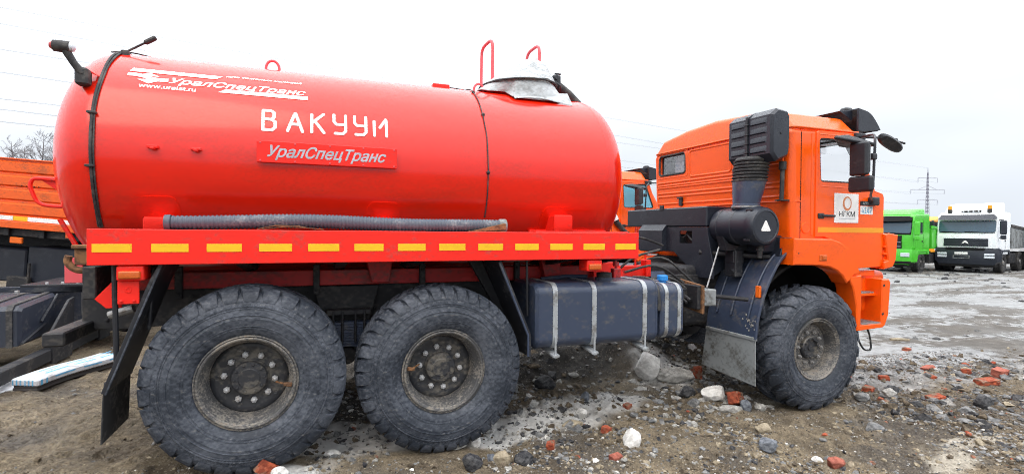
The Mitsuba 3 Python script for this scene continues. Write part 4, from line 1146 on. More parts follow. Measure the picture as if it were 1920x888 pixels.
# ================================================================ canvas and suction hose carried by the tank truck
def cloth_layers(P, th=0.007, wrap=True):
    """Grid of points (rings, n, 3) as a closed cloth of the given thickness."""
    P = np.asarray(P)
    a, n = P.shape[:2]
    du = np.gradient(P, axis=0)
    dv = np.roll(P, -1, 1) - np.roll(P, 1, 1)
    nn = np.cross(du, dv)
    nn /= np.linalg.norm(nn, axis=2, keepdims=True) + 1e-9
    if nn[..., 2].mean() < 0:
        nn = -nn
    top, bot = P, P - nn * th
    V = np.vstack([top.reshape(-1, 3), bot.reshape(-1, 3)])
    F = []
    N = a * n
    for i in range(a - 1):
        for j in range(n):
            k = (j + 1) % n
            q = [i * n + j, i * n + k, (i + 1) * n + k, (i + 1) * n + j]
            F += [(q[0], q[1], q[2]), (q[0], q[2], q[3]), (N + q[0], N + q[2], N + q[1]), (N + q[0], N + q[3], N + q[2])]
    for i in (0, a - 1):
        for j in range(n):
            k = (j + 1) % n
            F += [(i * n + j, i * n + k, N + i * n + k), (i * n + j, N + i * n + k, N + i * n + j)]
    return TMesh(V, F)


th = np.linspace(0, 2 * math.pi, 97)[:-1]
up = []
ap = np.array([2.55, -.04, 3.42])
for t in np.linspace(1.0, 0.03, 26):
    rx, ry = .385, .40
    bx, by = 2.345 + rx * np.cos(th), -.02 + ry * np.sin(th)
    bz = 3.105 + .022 * np.cos(th - .2) + .010 * np.sin(th * 5 + 1)
    k = t ** .85
    sag = .030 * np.sin(math.pi * t) * (0.6 + .6 * np.cos(th - math.pi))
    x, y = ap[0] + (bx - ap[0]) * k, ap[1] + (by - ap[1]) * k
    z = ap[2] + (bz - ap[2]) * t ** 1.05 + sag
    w = meshkit.fbm(np.stack([th * 2.2 + 0 * th, 0 * th + t * 2.5, 0 * th], -1), 3, 31) - .5
    z = z + .11 * w * t * (1.15 - t) * 2
    x = x + .02 * w
    up.append(np.stack([x, y, z], -1))

lo = []
for t in np.linspace(0, 1, 14):
    c, s = np.cos(th), np.sin(th)
    # outer outline of the skirt on the tank
    ox = 2.345 + np.sign(c) * .40 * np.abs(c) ** .75 + np.where(c < 0, -.05 * np.abs(c), 0)
    oy = -.02 + np.sign(s) * .45 * np.abs(s) ** .6
    oy = np.where((s < 0) & (ox < 2.12), np.maximum(oy, -.30), oy)
    ix, iy = 2.345 + .37 * c, -.02 + .375 * s
    x, y = ix + (ox - ix) * t, iy + (oy - iy) * t
    skin = TZ + np.sqrt(np.maximum(TR ** 2 - y ** 2, .01)) + .014
    w = meshkit.fbm(np.stack([th * 3, 0 * th + t * 2, 0 * th + 4], -1), 3, 33) - .5
    z = (3.085 + .01 * np.cos(th)) * (1 - t) ** 1.3 + skin * (1 - (1 - t) ** 1.3) + .06 * w * t * (1.2 - t) + .012
    z = np.maximum(z, skin)
    lo.append(np.stack([x, y, z], -1))
# loose corner that sticks out stiffly over the near side of the tank
fl = []
for a in np.linspace(0, 1, 9):
    row = []
    for b2 in np.linspace(0, 1, 15):
        x = 2.14 + .60 * b2
        y = -.36 - .115 * a
        z = TZ + math.sqrt(TR ** 2 - y ** 2) + .055 - .03 * a + .022 * math.sin(b2 * 4.0) * a + .03 * b2 * (1 - a)
        row.append((x, y, z))
    fl.append(row)
fl = np.array(fl)
def strip_cloth(G, th_=0.006):
    a, n = G.shape[:2]
    V = np.vstack([G.reshape(-1, 3), G.reshape(-1, 3) - (0, 0, th_)])
    F, N = [], a * n
    for i in range(a - 1):
        for j in range(n - 1):
            q = [i * n + j, i * n + j + 1, (i + 1) * n + j + 1, (i + 1) * n + j]
            F += [(q[0], q[1], q[2]), (q[0], q[2], q[3]), (N + q[0], N + q[2], N + q[1]), (N + q[0], N + q[3], N + q[2])]
    edge = [j for j in range(n)] + [i * n + n - 1 for i in range(1, a)] + [(a - 1) * n + j for j in range(n - 2, -1, -1)] + [i * n for i in range(a - 2, 0, -1)]
    for p, q in zip(edge, edge[1:] + edge[:1]):
        F += [(p, q, N + q), (p, N + q, N + p)]
    return TMesh(V, F)
tag('canvas_cover', 'pale grey canvas thrown over the hatch on top of the red tank', 'canvas cover')
add('canvas_cover', 'upper_cloth', cloth_layers(up), 'm_canvas', True)
add('canvas_cover', 'skirt', cloth_layers(lo), 'm_canvas', True)
add('canvas_cover', 'loose_corner', strip_cloth(fl), 'm_canvas', True)
rim_pts = [(2.345 + .392 * math.cos(a), -.02 + .405 * math.sin(a), 3.095 + .020 * math.cos(a - .2)) for a in th]
add('canvas_cover', 'drawstring', tube(rim_pts + rim_pts[:1], .010, 6), 'm_rubber_black', True)
# overflow pipe and valve at the front of the hatch
k = add(V, 'overflow_pipe', [tube([(2.66, -.05, 3.20), (2.78, -.05, 3.16), (2.90, -.05, 3.08), (3.02, -.05, 2.98)], [.045, .047, .05, .05], 14)], 'm_rubber_black', 30)
add(k, 'valve', [rbox(2.70, 2.79, -.12, .04, 3.145, 3.255, .02, 1), rod((2.76, -.05, 3.2), (2.78, -.05, 3.29), .012, 8), box(2.745, 2.815, -.06, -.04, 3.275, 3.29, .003), rod((2.73, -.14, 3.22), (2.73, .06, 3.22), .022, 10), tube([(2.69, -.15, 3.17), (2.75, -.17, 3.13), (2.79, -.10, 3.10)], .012, 7)], 'm_black')

hx = np.linspace(-.475, 1.80, 455)
hz = 1.684 + .006 * np.sin(hx * 4.5) + .008 * np.sin(hx * 2.1 + .8)
hy = -1.075 + .012 * np.sin(hx * 2.4)
hr = .0465 + .0040 * np.sin(hx * 2 * math.pi / .0250) + .003 * np.sin(hx * 1.9)
tag('suction_hose', 'grey corrugated suction hose lying along the red side board', 'hose')
add('suction_hose', 'hose', tube(np.stack([hx, hy, hz], -1), hr, 18), 'm_hose', True)
add('suction_hose', 'end_fitting', lathe([(1.78, .050), (1.79, .054), (1.835, .054), (1.84, .050), (1.84, .040), (1.80, .038)], 'x', (0, hy[-1], hz[-1]), 24), 'm_flap')
add('suction_hose', 'end_ring', lathe([(-.482, .044), (-.49, .050), (-.462, .053), (-.455, .050)], 'x', (0, hy[0], hz[0]), 24), 'm_hose')
add('suction_hose', 'holder', [prism([(1.52, 1.635), (1.82, 1.650), (1.82, 1.70), (1.80, 1.70)], 'y', -1.15, -1.135, .003), box(1.52, 1.82, -1.15, -1.02, 1.6335, 1.639, .001)], 'm_rust')
add('suction_hose', 'wire', [tube([(.05, -1.13, 1.64), (.16, -1.125, 1.665), (.30, -1.12, 1.663), (.42, -1.125, 1.64)], .004, 6), tube([(.08, -1.135, 1.64), (.2, -1.13, 1.655), (.36, -1.13, 1.652), (.47, -1.13, 1.64)], .003, 6)], 'm_rust', True)

# ================================================================ second truck behind, same kind of cab
OT = 'orange_truck'
tag(OT, 'orange truck parked behind the tanker, its cab showing between tank and cab', 'truck')
B = np.array([0.70, 4.72, -.07])
clone(V + '__cab', OT + '__cab', T().translate(B.tolist()), skip=('curtain', 'rear_window', 'step_box__rope'))
clone(V + '__door', OT + '__door', T().translate(B.tolist()), skip=('sign', 'model', 'number', 'yellow', 'window_pane'))
PLACE[0] = lambda v: v + B
add(OT + '__door', 'window_pane', prism(dwr, 'y', -1.112, -1.108), 'm_blue_film', False, 'bright blue tinted side window')
add(OT, 'frame_rail', [box(-2.5, 6.1, s * .43 - .04, s * .43 + .04, .93, 1.18, .005) for s in (-1, 1)], 'm_chassis')
add(OT, 'engine_block', rbox(4.3, 5.9, -.4, .4, .62, 1.30, .06, 1), 'm_chassis')
k = add(OT, 'exhaust_hose', tube([(5.02, -1.17, 1.95), (5.08, -1.17, 1.86), (5.22, -1.17, 1.72), (5.30, -1.17, 1.66)], [.055, .05, .05, .05], 12), 'm_rubber_black')
add(k, 'white_cuff', tube([(4.98, -1.17, 2.05), (5.00, -1.17, 2.0), (5.035, -1.17, 1.93)], [.035, .06, .062], 14), 'm_white_paint')
add(OT, 'white_sheet', box(5.62, 5.76, -1.30, -1.295, 1.52, 1.92, .001), 'm_white', False)
add(OT, 'hose_coupling', [rod((5.43 + .05 * i, -1.25, 1.50), (5.43 + .05 * i, -1.25, 1.85), .014, 8) for i in range(4)] + [box(5.40, 5.62, -1.27, -1.23, 1.64, 1.67, .004)], 'm_dark_red')
PLACE[0] = None
for x, z in ((0.70, .56), (2.02, .53), (5.84, .412)):
    for y, far in ((3.69, False), (5.75, True)):
        wheel(OT, x, y, z, 'rear' if x < 5 else 'front', 33 * x, far, False)
PLACE[0] = lambda v: v + B
add(OT, 'fuel_tank', prism(rrect(-1.15, -.55, .66, 1.2, .08), 'x', 2.1, 3.5, .018), 'm_blue_grey', 35)  # unseen tank, added to block light reaching under the tanker from behind
add(OT, 'fuel_tank', prism(rrect(.55, 1.15, .66, 1.2, .08), 'x', 2.1, 3.5, .018), 'm_blue_grey', 35)  # its unseen far side twin, also added as a light blocker
add(OT, 'platform', [box(-1.2, 3.4, -1.2, 1.2, 1.30, 1.42, .01), box(-1.2, 3.4, -1.22, -1.18, 1.25, 1.55, .006)], 'm_chassis')
add(OT, 'front_mud_guard', box(4.36, 4.40, -1.15, -.46, .25, 1.0, .01), 'm_chassis')  # unseen guard, added to keep light from behind out of the underside
PLACE[0] = None
for x, z in ((0.70, .56), (2.02, .53), (5.84, .412)):
    add(OT, 'axle', rod((x, 3.8, z), (x, 5.6, z), .08, 12), 'm_chassis')

# ================================================================ flatbed truck with ribbed orange dropside, left
FB = 'flatbed_truck'
tag(FB, 'truck with a ribbed orange drop side body standing behind the left end of the tank', 'truck')
PLACE[0] = frame_fn((-4.11, 5.25, 1.70), 20.63, 4.2)
add(FB, 'side_rail', [box(-4.6, 2.3, -.02, .06, -.075, .03, .006), box(1.03, 1.10, -.03, .0, -.16, -.06, .004)], 'm_orange_old')
lev = [.125, .345, .555, .765, .98]
for a, b2 in zip(lev[:-1], lev[1:]):
    for x0, x1 in ((-4.6, -1.6), (-1.58, 2.3)):
        pr = [(.03, a + .002), (-.012, a + .030), (-.014, b2 - .055), (.012, b2 - .035), (.012, b2 - .004), (.03, b2 - .002)]
        add(FB, 'side_panel', prism(pr, 'x', x0, x1), 'm_orange_old')
add(FB, 'side_panel', [box(-4.6, 2.3, .0, .03, .03, .125, .003), box(-4.6, 2.3, -.02, .035, .975, .995, .004)], 'm_orange_old')
add(FB, 'body_floor', [box(-4.6, 2.3, .03, 2.45, -.07, .0, .006), box(-4.6, 2.3, 2.42, 2.47, .0, .98, .006), box(2.27, 2.31, .03, 2.45, 0, .98, .006)], 'm_orange_old')
x = -4.55
i = 0
while x < 2.2:
    w = .72 if i % 2 else .22
    add(FB, 'reflective_strip', box(x, x + w, -.004, .001, .045, .110, .001), 'm_white_paint' if i % 2 else 'm_yellow')
    x += w + .004
    i += 1
add(FB, 'plug_row', [lathe([(-.014, .010), (-.018, .009), (-.018, .001)], 'y', (.30 + .07 * q + (.05 if q > 1 else 0), 0, .58), 8) for q in range(4)], 'm_matt')
add(FB, 'bearer', [box(-4.6, 2.3, .10, .22, -.20, -.075, .01), box(-4.6, 2.3, .75, .85, -.45, -.1, .01), box(-4.6, 2.3, 1.6, 1.7, -.45, -.1, .01)] + [box(q, q + .08, .05, 2.4, -.2, -.08, .005) for q in np.arange(-4.4, 2.2, .55)], 'm_chassis')
add(FB, 'side_marker', box(.12, .31, .03, .07, -.31, -.215, .01), 'm_amber')
add(FB, 'tool_box', [box(.22, 1.02, .25, .75, -.92, -.36, .015), box(-.7, .15, .30, .8, -.95, -.42, .02)], 'm_plastic')
add(FB, 'fuel_tank', [rbox(-2.3, -.8, .15, .75, -1.0, -.4, .08, 1), box(-.05, .30, .20, .5, -1.05, -.85, .01), rod((.30, .2, -.9), (.30, .2, -.62), .02, 8)], 'm_chassis')
for x in (-3.2, 1.55):
    for y0 in (.12, 1.85):
        k = add(FB, 'wheel', lathe([(y0, .12), (y0, .25), (y0 + .03, .27), (y0 + .03, .30), (y0, .33), (y0 - .02, .44), (y0 + .02, .56), (y0 + .06, .58), (y0 + .30, .58), (y0 + .34, .50), (y0 + .34, .2)], 'y', (x, 0, -1.12), 40), 'm_rubber_black')
add(FB, 'axle', [rod((x, .2, -1.12), (x, 2.1, -1.12), .09, 12) for x in (-3.2, 1.55)] + [box(-1.9, 1.2, .9, 1.6, -.9, -.45, .05)], 'm_chassis')
PLACE[0] = None

# ================================================================ bare chassis with a dark tank, lower left
PC = 'truck_chassis'
tag(PC, 'rear of a bare truck chassis with a dark tank and low bumper beam', 'truck chassis')
k = add(PC, 'tank', [prism([(2.20, .33), (2.20, .72), (2.25, .765), (3.05, .815), (3.05, .42), (2.95, .33)], 'x', -4.6, -2.60, .03)], 'm_slate', 30)
for x in (-2.72, -2.95, -3.6):
    add(k, 'strap', [prism([(2.185, .32), (2.185, .725), (2.24, .782), (3.05, .832), (3.05, .815), (2.25, .765), (2.20, .72), (2.20, .32)], 'x', x, x + .055, .001)], 'm_rubber_black')
add(k, 'cap', [lathe([(.80, .06), (.835, .06), (.84, .05), (.84, .001)], 'z', (-3.15, 2.85, 0), 18), box(-3.0, -2.96, 3.02, 3.06, .82, .86, .004)], 'm_steel')
add(k, 'end_rib', [tube([(-2.59, 3.05, .80), (-2.585, 2.65, .55), (-2.585, 2.63, .53)], .014, 6), tube([(-2.59, 2.2, .36), (-2.585, 2.72, .49)], .014, 6)], 'm_black')
add(PC, 'frame_rail', [box(-6.0, -2.12, 3.30, 3.38, .37, .80, .006), box(-6.0, -2.12, 4.15, 4.23, .37, .80, .006), box(-2.2, -2.12, 3.30, 4.23, .40, .78, .006)], 'm_slate')
k = add(PC, 'top_plate', [box(-3.0, -2.05, 3.15, 4.3, .885, .915, .004)], 'm_black')
for q in range(5):
    add(k, 'bolt_head', lathe([(.885, .001), (.90, .014), (.925, .018), (.94, .014), (.942, .001)], 'z', (-2.12 - .16 * q, 3.22, 0), 8), 'm_bolt')
add(PC, 'bumper_post', prism([(2.50, .04), (3.02, .04), (3.10, .76), (2.95, .74), (2.50, .44)], 'x', -2.46, -2.43, .004), 'm_chassis')
add(PC, 'bumper_post', prism([(3.9, .04), (4.3, .04), (4.3, .70), (3.9, .70)], 'x', -2.46, -2.43, .004), 'm_chassis')
add(PC, 'bumper_beam', box(-2.56, -2.44, 1.15, 4.55, .085, .225, .008), 'm_chassis')
add(PC, 'tow_gear', [box(-2.15, -1.85, 3.5, 4.0, .35, .62, .02), tube([(-1.95, 3.55, .50), (-1.70, 3.5, .50), (-1.62, 3.45, .46)], .05, 9), box(-2.0, -1.70, 3.2, 3.9, .30, .34, .01)], 'm_chassis')
add(PC, 'wheel', [lathe([(2.35, .15), (2.35, .33), (2.33, .48), (2.38, .56), (2.60, .56), (2.64, .40)], 'y', (-5.4, 0, .58), 36)], 'm_rubber_black')

# wrapped bundle on the mud
tag('wrapped_bundle', 'bundle of boards in white film with blue print lying on the mud at the left', 'bundle')
c0, c1 = np.array([-2.36, 1.44]), np.array([-1.86, 2.50])
dv = (c1 - c0) / np.linalg.norm(c1 - c0)
def bundle_frame(v):
    ex, ey = np.array([dv[0], dv[1]]), np.array([dv[1], -dv[0]])
    q = np.array(v)
    z = q[:, 2] + .035 * q[:, 0] + .012 * np.sin(q[:, 0] * 5)
    xy = c0 + q[:, :1] * ex + q[:, 1:2] * ey
    return np.column_stack([xy, z + .035])
PLACE[0] = bundle_frame
L = 1.0
def sub(m):
    v, f = trimesh.remesh.subdivide_to_size(m.vertices, m.faces, .09)
    return TMesh(v, f)
BW, BH = .29, .120
add('wrapped_bundle', 'film', sub(box(0, L, 0, BW, .055, BH, .012)), 'm_film', 30)
add('wrapped_bundle', 'boards', [sub(box(.015, L - .01, .005, .265, .0, .026, .004)), sub(box(.02, L, .012, .26, .027, .054, .004))], 'm_stone_dark_board', 30)
pr = []
for x0, x1 in ((.03, .05), (.085, .10)):
    pr.append(box(x0, x1, BW + .0005, BW + .0025, .06, BH - .006, .0005))
for x0 in (.18, .50, .82):
    pr += [sub(box(x0, x0 + .22, BW - .0005, BW + .002, BH - .03, BH - .016, .0005)), sub(box(x0 + .02, x0 + .26, .06, .08, BH - .0005, BH + .0012, .0005)), sub(box(x0, x0 + .25, .17, .20, BH - .0005, BH + .0012, .0005)), sub(box(x0 + .05, x0 + .2, .12, .13, BH - .0005, BH + .0012, .0005))]
for yy in (.02, .06, .10, .15, .19, .23):
    pr.append(box(-.0015, .001, yy, yy + .012, .06, BH - .006, .0005))
for m in pr:
    add('wrapped_bundle', 'blue_print', m, 'm_blue_ink', False)
PLACE[0] = None


# ================================================================ parked trucks across the yard
def road_truck(key, loc, heading, paint, label, group, lamps=False, green=False, body=True, scale=1.0):
    tag(key, label, 'truck', group)
    PLACE[0] = frame_fn(loc, heading, 0, scale)
    side = [(0.0, 1.28), (-.03, 1.75), (0.02, 2.05), (.13, 2.72), (.22, 2.95), (.42, 3.08), (2.15, 3.12), (2.25, 3.0), (2.25, 1.05), (2.05, 1.0), (1.98, .95), (.62, .95), (.35, 1.25)]
    k = add(key, 'cab', prism(side, 'x', -1.22, 1.22, .05), paint, 30)
    gl = hull([(-1.07, -.012, 2.08), (1.07, -.012, 2.08), (-1.10, .10, 2.66), (1.10, .10, 2.66), (-1.13, .01, 2.15), (1.13, .01, 2.15), (-1.13, .08, 2.60), (1.13, .08, 2.60), (0, .2, 2.4)])
    add(k, 'windscreen', gl, 'm_blue_glass', 30)
    add(k, 'windscreen_frame', [hull([(-1.10, -.018, 2.05), (1.10, -.018, 2.05), (-1.10, -.02, 2.085), (1.10, -.02, 2.085), (0, .1, 2.06)])] + [tube([(a, -.03, 2.06), (a - .35, -.03, 2.09), (a - .8, -.02, 2.1)], .016, 6) for a in (-.2, .75)], 'm_matt')
    vz = 2.70
    if green:
        add(k, 'windscreen_surround', hull([(-1.14, -.004, 2.0), (1.14, -.004, 2.0), (-1.16, .16, 2.92), (1.16, .16, 2.92), (-1.16, .06, 2.4), (1.16, .06, 2.4), (0, .3, 2.4)]), 'm_matt')
    add(k, 'sun_visor', [hull([(-1.16, -.10, vz + .02), (-.55, -.16, vz + .0), (.55, -.16, vz + .0), (1.16, -.10, vz + .02), (-1.16, .12, vz + .12), (1.16, .12, vz + .12), (-.5, .10, vz + .24), (.5, .10, vz + .24), (-1.05, .10, vz + .27), (1.05, .10, vz + .27)])], 'm_plastic' if not green else 'm_matt')
    add(k, 'roof_deflector', prism([(.45, 3.08), (.62, 3.30), (1.1, 3.52), (2.1, 3.62), (2.2, 3.10)] if not green else [(.35, 3.06), (.62, 3.22), (1.4, 3.36), (2.1, 3.40), (2.2, 3.10)], 'x', -1.02, 1.02, .06), paint)
    if lamps:
        for x in (-.78, .80):
            b2 = add(k, 'beacon', lathe([(3.08, .09), (3.26, .10), (3.265, .09)], 'z', (x, .42, 0), 18), 'm_rubber_black')
            add(b2, 'amber_dome', lathe([(3.265, .09), (3.42, .085), (3.45, .06), (3.455, .001)], 'z', (x, .42, 0), 18), 'm_yellow_dull')
        lb = add(k, 'light_bar', rbox(-.30, .50, .30, .42, 3.10, 3.19, .03, 1), 'm_matt')
        for x in (-.20, 0, .20, .40):
            add(lb, 'lamp', lathe([(.30, .035), (.29, .033), (.288, .001)], 'y', (x, 0, 3.145), 12), 'm_lens')
        add(k, 'roof_line', [box(-.9, 1.0, .50, .52, 3.085, 3.10, .003)], 'm_grey_ink')
    # grille
    gr = add(k, 'grille', [box(-.90, .86, -.055, .05, 1.37, 1.76, .01)] if not green else [box(-1.0, .75, -.06, .05, 1.20, 1.95, .01)], 'm_plastic' if not green else 'm_matt')
    for i in range(4 if not green else 6):
        z = (1.42 + .08 * i) if not green else (1.26 + .11 * i)
        add(gr, 'slat', box(-.88 if not green else -.97, .84 if not green else .72, -.068, -.05, z, z + .035, .004), 'm_plastic' if not (green and i in (1, 3)) else 'm_strap')
    if not green:
        add(gr, 'emblem', [prism([(-.16, 1.49), (-.10, 1.60), (-.02, 1.665), (.06, 1.60), (.12, 1.49), (.05, 1.51), (-.02, 1.56), (-.09, 1.51)], 'y', -.085, -.068, .003)], 'm_white')
        add(k, 'front_lettering', on_side(text('-- --- -----------', .03, .004, False, 0, 1.1), -.6, -.035, 1.87), 'm_pale_red', False)
    # bumper
    bm_ = 'm_plastic' if not green else paint
    bp = add(key, 'bumper', [hull([(-1.24, -.10, .62), (1.24, -.10, .62), (-1.24, -.14, 1.0), (1.24, -.14, 1.0), (-1.23, -.06, 1.27), (1.23, -.06, 1.27), (-1.25, .5, .60), (1.25, .5, .60), (-1.25, .55, 1.25), (1.25, .55, 1.25), (-1.1, -.06, .45), (1.1, -.06, .45), (-1.1, .3, .45), (1.1, .3, .45)])], bm_, 30)
    add(bp, 'valance', box(-1.15, 1.15, -.03, .4, .32, .47, .03), 'm_matt')
    for s in (-1, 1):
        for z in ((.78, .92) if not green else (.86,)):
            add(bp, 'headlight', [box(*sorted((s * .74, s * 1.14)), -.165, -.10, z, z + (.105 if not green else .20), .015)], 'm_lens')
    add(bp, 'number_plate', box(-.42, .11, -.165, -.12, .955, 1.065, .004), 'm_white_paint')
    add(bp, 'tow_frame', [box(-.48, .18, -.16, -.12, .74, .765, .004), box(-.48, .18, -.16, -.12, .875, .90, .004), box(-.48, -.455, -.16, -.12, .74, .90, .004), box(.155, .18, -.16, -.12, .74, .90, .004)], 'm_flap')
    if not green:
        add(bp, 'bumper_step', box(-.80, .75, -.15, -.05, 1.18, 1.30, .02), 'm_matt')
    else:
        add(bp, 'lower_lip', box(-1.2, 1.2, -.12, .3, .48, .62, .02), 'm_matt')
    for s in (-1, 1):
        d_ = add(key, 'door', [prism([(.32, 1.15), (.30, 2.0), (.40, 2.70), (1.30, 2.74), (1.32, 1.15)], 'x', s * 1.215, s * 1.235, .005)], paint)
        add(d_, 'window', prism([(.40, 2.05), (.50, 2.63), (1.22, 2.66), (1.24, 2.05)], 'x', s * 1.232, s * 1.240), 'm_dark_glass', False)
        add(d_, 'handle', box(*sorted((s * 1.235, s * 1.26)), 1.12, 1.26, 1.62, 1.70, .008), 'm_black')
        add(d_, 'shut_line', [box(*sorted((s * 1.22, s * 1.2375)), 1.318, 1.332, 1.15, 2.74, .001)], 'm_matt')
        mr = add(key, 'mirror', [rbox(*sorted((s * 1.30, s * 1.56)), -.14, -.02, 1.98, 2.66, .05, 1), rbox(*sorted((s * 1.32, s * 1.54)), -.12, -.02, 1.74, 1.95, .04, 1), tube([(s * 1.2, .25, 2.70), (s * 1.42, -.06, 2.68)], .025, 8), tube([(s * 1.2, .25, 1.80), (s * 1.42, -.06, 1.80)], .02, 8)], 'm_plastic' if not green or s < 0 else paint)
        add(key, 'mud_wing', [prism([(.45, 1.02), (.62, 1.20), (1.98, 1.20), (2.15, 1.02), (1.95, .95), (1.80, 1.10), (.80, 1.10), (.62, .90), (.50, .60)], 'x', s * 1.12, s * 1.26, .01)], 'm_plastic' if not green else paint)
        for y in (1.30, 4.6, 6.0):
            w = add(key, 'wheel', lathe([(s * 1.16, .08), (s * 1.16, .14), (s * 1.10, .16), (s * 1.08, .25), (s * 1.17, .27), (s * 1.18, .30), (s * 1.21, .40), (s * 1.18, .50), (s * 1.14, .53), (s * .86, .53), (s * .83, .4)], 'x', (0, y, .53), 32), 'm_rubber_black')
            add(w, 'hub', lathe([(s * 1.19, .001), (s * 1.19, .10), (s * 1.16, .12), (s * 1.11, .23), (s * 1.09, .24)], 'x', (0, y, .53), 24), 'm_steel' if not green else 'm_hub')
        add(key, 'frame_rail', box(*sorted((s * .36, s * .44)), .3, 7.4, .75, 1.0, .006), 'm_chassis')
        add(key, 'side_tank', rbox(*sorted((s * .62, s * 1.18)), 2.5, 3.7, .45, 1.0, .07, 1), 'm_chassis')
    if body:
        bd = add(key, 'dump_body', [prism([(2.55, 1.25), (2.45, 2.35), (7.4, 2.10), (7.6, 1.25)], 'x', -1.24, 1.24, .02)], 'm_flap' if not green else paint, 30)
        add(bd, 'rim', [prism([(2.42, 2.35), (2.42, 2.50), (7.4, 2.25), (7.4, 2.10)], 'x', s * 1.20, s * 1.27, .01) for s in (-1, 1)], 'm_stone_dark_board' if not green else paint)
        for y in (3.2, 4.2, 5.2, 6.2):
            for s in (-1, 1):
                add(bd, 'rib', box(*sorted((s * 1.23, s * 1.29)), y, y + .10, 1.28, 2.15, .01), 'm_flap' if not green else paint)
    add(key, 'underbody', [box(-.8, .8, .4, 2.2, .5, 1.0, .05), box(-1.0, 1.0, 1.2, 1.4, .45, .6, .02)], 'm_matt')
    PLACE[0] = None


G3 = None
road_truck('white_truck', (31.56, 11.78, -.32), 75.5, 'm_cab_white', 'white dump truck with two amber beacons on its roof facing the camera', G3, lamps=True)
road_truck('green_truck', (28.1, 13.5, -.34), 77.0, 'm_green', 'bright green truck parked left of the white one', G3, green=True, scale=.97)
road_truck('edge_truck', (36.6, 9.9, -.32), 75.5, 'm_cab_white', 'white truck at the right edge with only its dark mirror in view', G3)
road_truck('yellow_truck', (43.0, 20.7, -.4), 77.0, 'm_yellow_dull', 'orange yellow truck in the gap between the green and the white one', G3, green=True)

# ================================================================ pylon, wires and bare trees
PB = np.array([219.7, 126.2, -.4])
tag('pylon', 'slender lattice power pylon with three cross arms standing far off between the trucks', 'pylon')
rx_, ry_ = np.array([.9359, -.3522, 0]), np.array([.3522, .9359, 0])
def leg_at(z, i):
    h = 1.0 - .80 * min(z / 25.5, 1)
    return PB + rx_ * h * (1 if i in (0, 1) else -1) * .62 + ry_ * h * (1 if i in (1, 2) else -1) * .62 + np.array([0, 0, z])
for i in range(4):
    add('pylon', 'leg', tube([leg_at(z, i) for z in np.linspace(0, 25.5, 6)], .075, 5), 'm_pylon')
br = []
zs = np.linspace(0, 25.5, 19)
for a, b2 in zip(zs[:-1], zs[1:]):
    for i in range(4):
        br += [tube([leg_at(a, i), leg_at(b2, (i + 1) % 4)], .045, 4), tube([leg_at(a, (i + 1) % 4), leg_at(b2, i)], .045, 4)]
add('pylon', 'bracing', br, 'm_pylon')
add('pylon', 'mast_tip', tube([PB + (0, 0, 25.3), PB + (0, 0, 27.4)], [.14, .05], 5), 'm_pylon')
TIPS = []
for z, w in ((23.4, 3.7), (19.0, 6.4), (15.0, 3.8)):
    a = [tube([PB + (0, 0, z) - rx_ * w, PB + (0, 0, z) + rx_ * w], .085, 4)]
    if w > 5:
        a += [tube([PB + (0, 0, z) - rx_ * w * .55, PB + (0, 0, z + 1.6)], .06, 4), tube([PB + (0, 0, z) + rx_ * w * .55, PB + (0, 0, z + 1.6)], .06, 4)]
    add('pylon', 'cross_arm', a, 'm_pylon')
    for s in (-1, 1):
        add('pylon', 'insulator', tube([PB + (0, 0, z) + rx_ * w * s, PB + (0, 0, z - 1.7) + rx_ * w * s], .07, 5), 'm_pylon')
        TIPS.append(PB + (0, 0, z - 1.7) + rx_ * w * s)
TIPS.append(PB + (0, 0, 27.3))
near = [(-30.8, 65.8, z) for z in (22.9, 20.2, 17.8, 15.0, 13.9, 12.6)] + [(-30.8, 65.8, 24.6)]
for i, (a, b2) in enumerate(zip(near, TIPS)):
    a, b2 = np.array(a), np.array(b2)
    pts = [a + (b2 - a) * t + np.array([0, 0, -1.2 * 4 * t * (1 - t) if t > 0 else 0]) for t in np.linspace(-.25, 1, 26)]
    nth = ('second overhead wire from the top', 'third overhead wire from the top', 'fourth overhead wire from the top', 'third overhead wire from the bottom', 'second overhead wire from the bottom', 'lowest overhead wire', 'topmost overhead wire')[i]
    add(None, 'power_line', tube(pts, .020, 4), 'm_wire', False, nth + ' in the pale sky at the left', 'power line', 'wires strung across the sky')


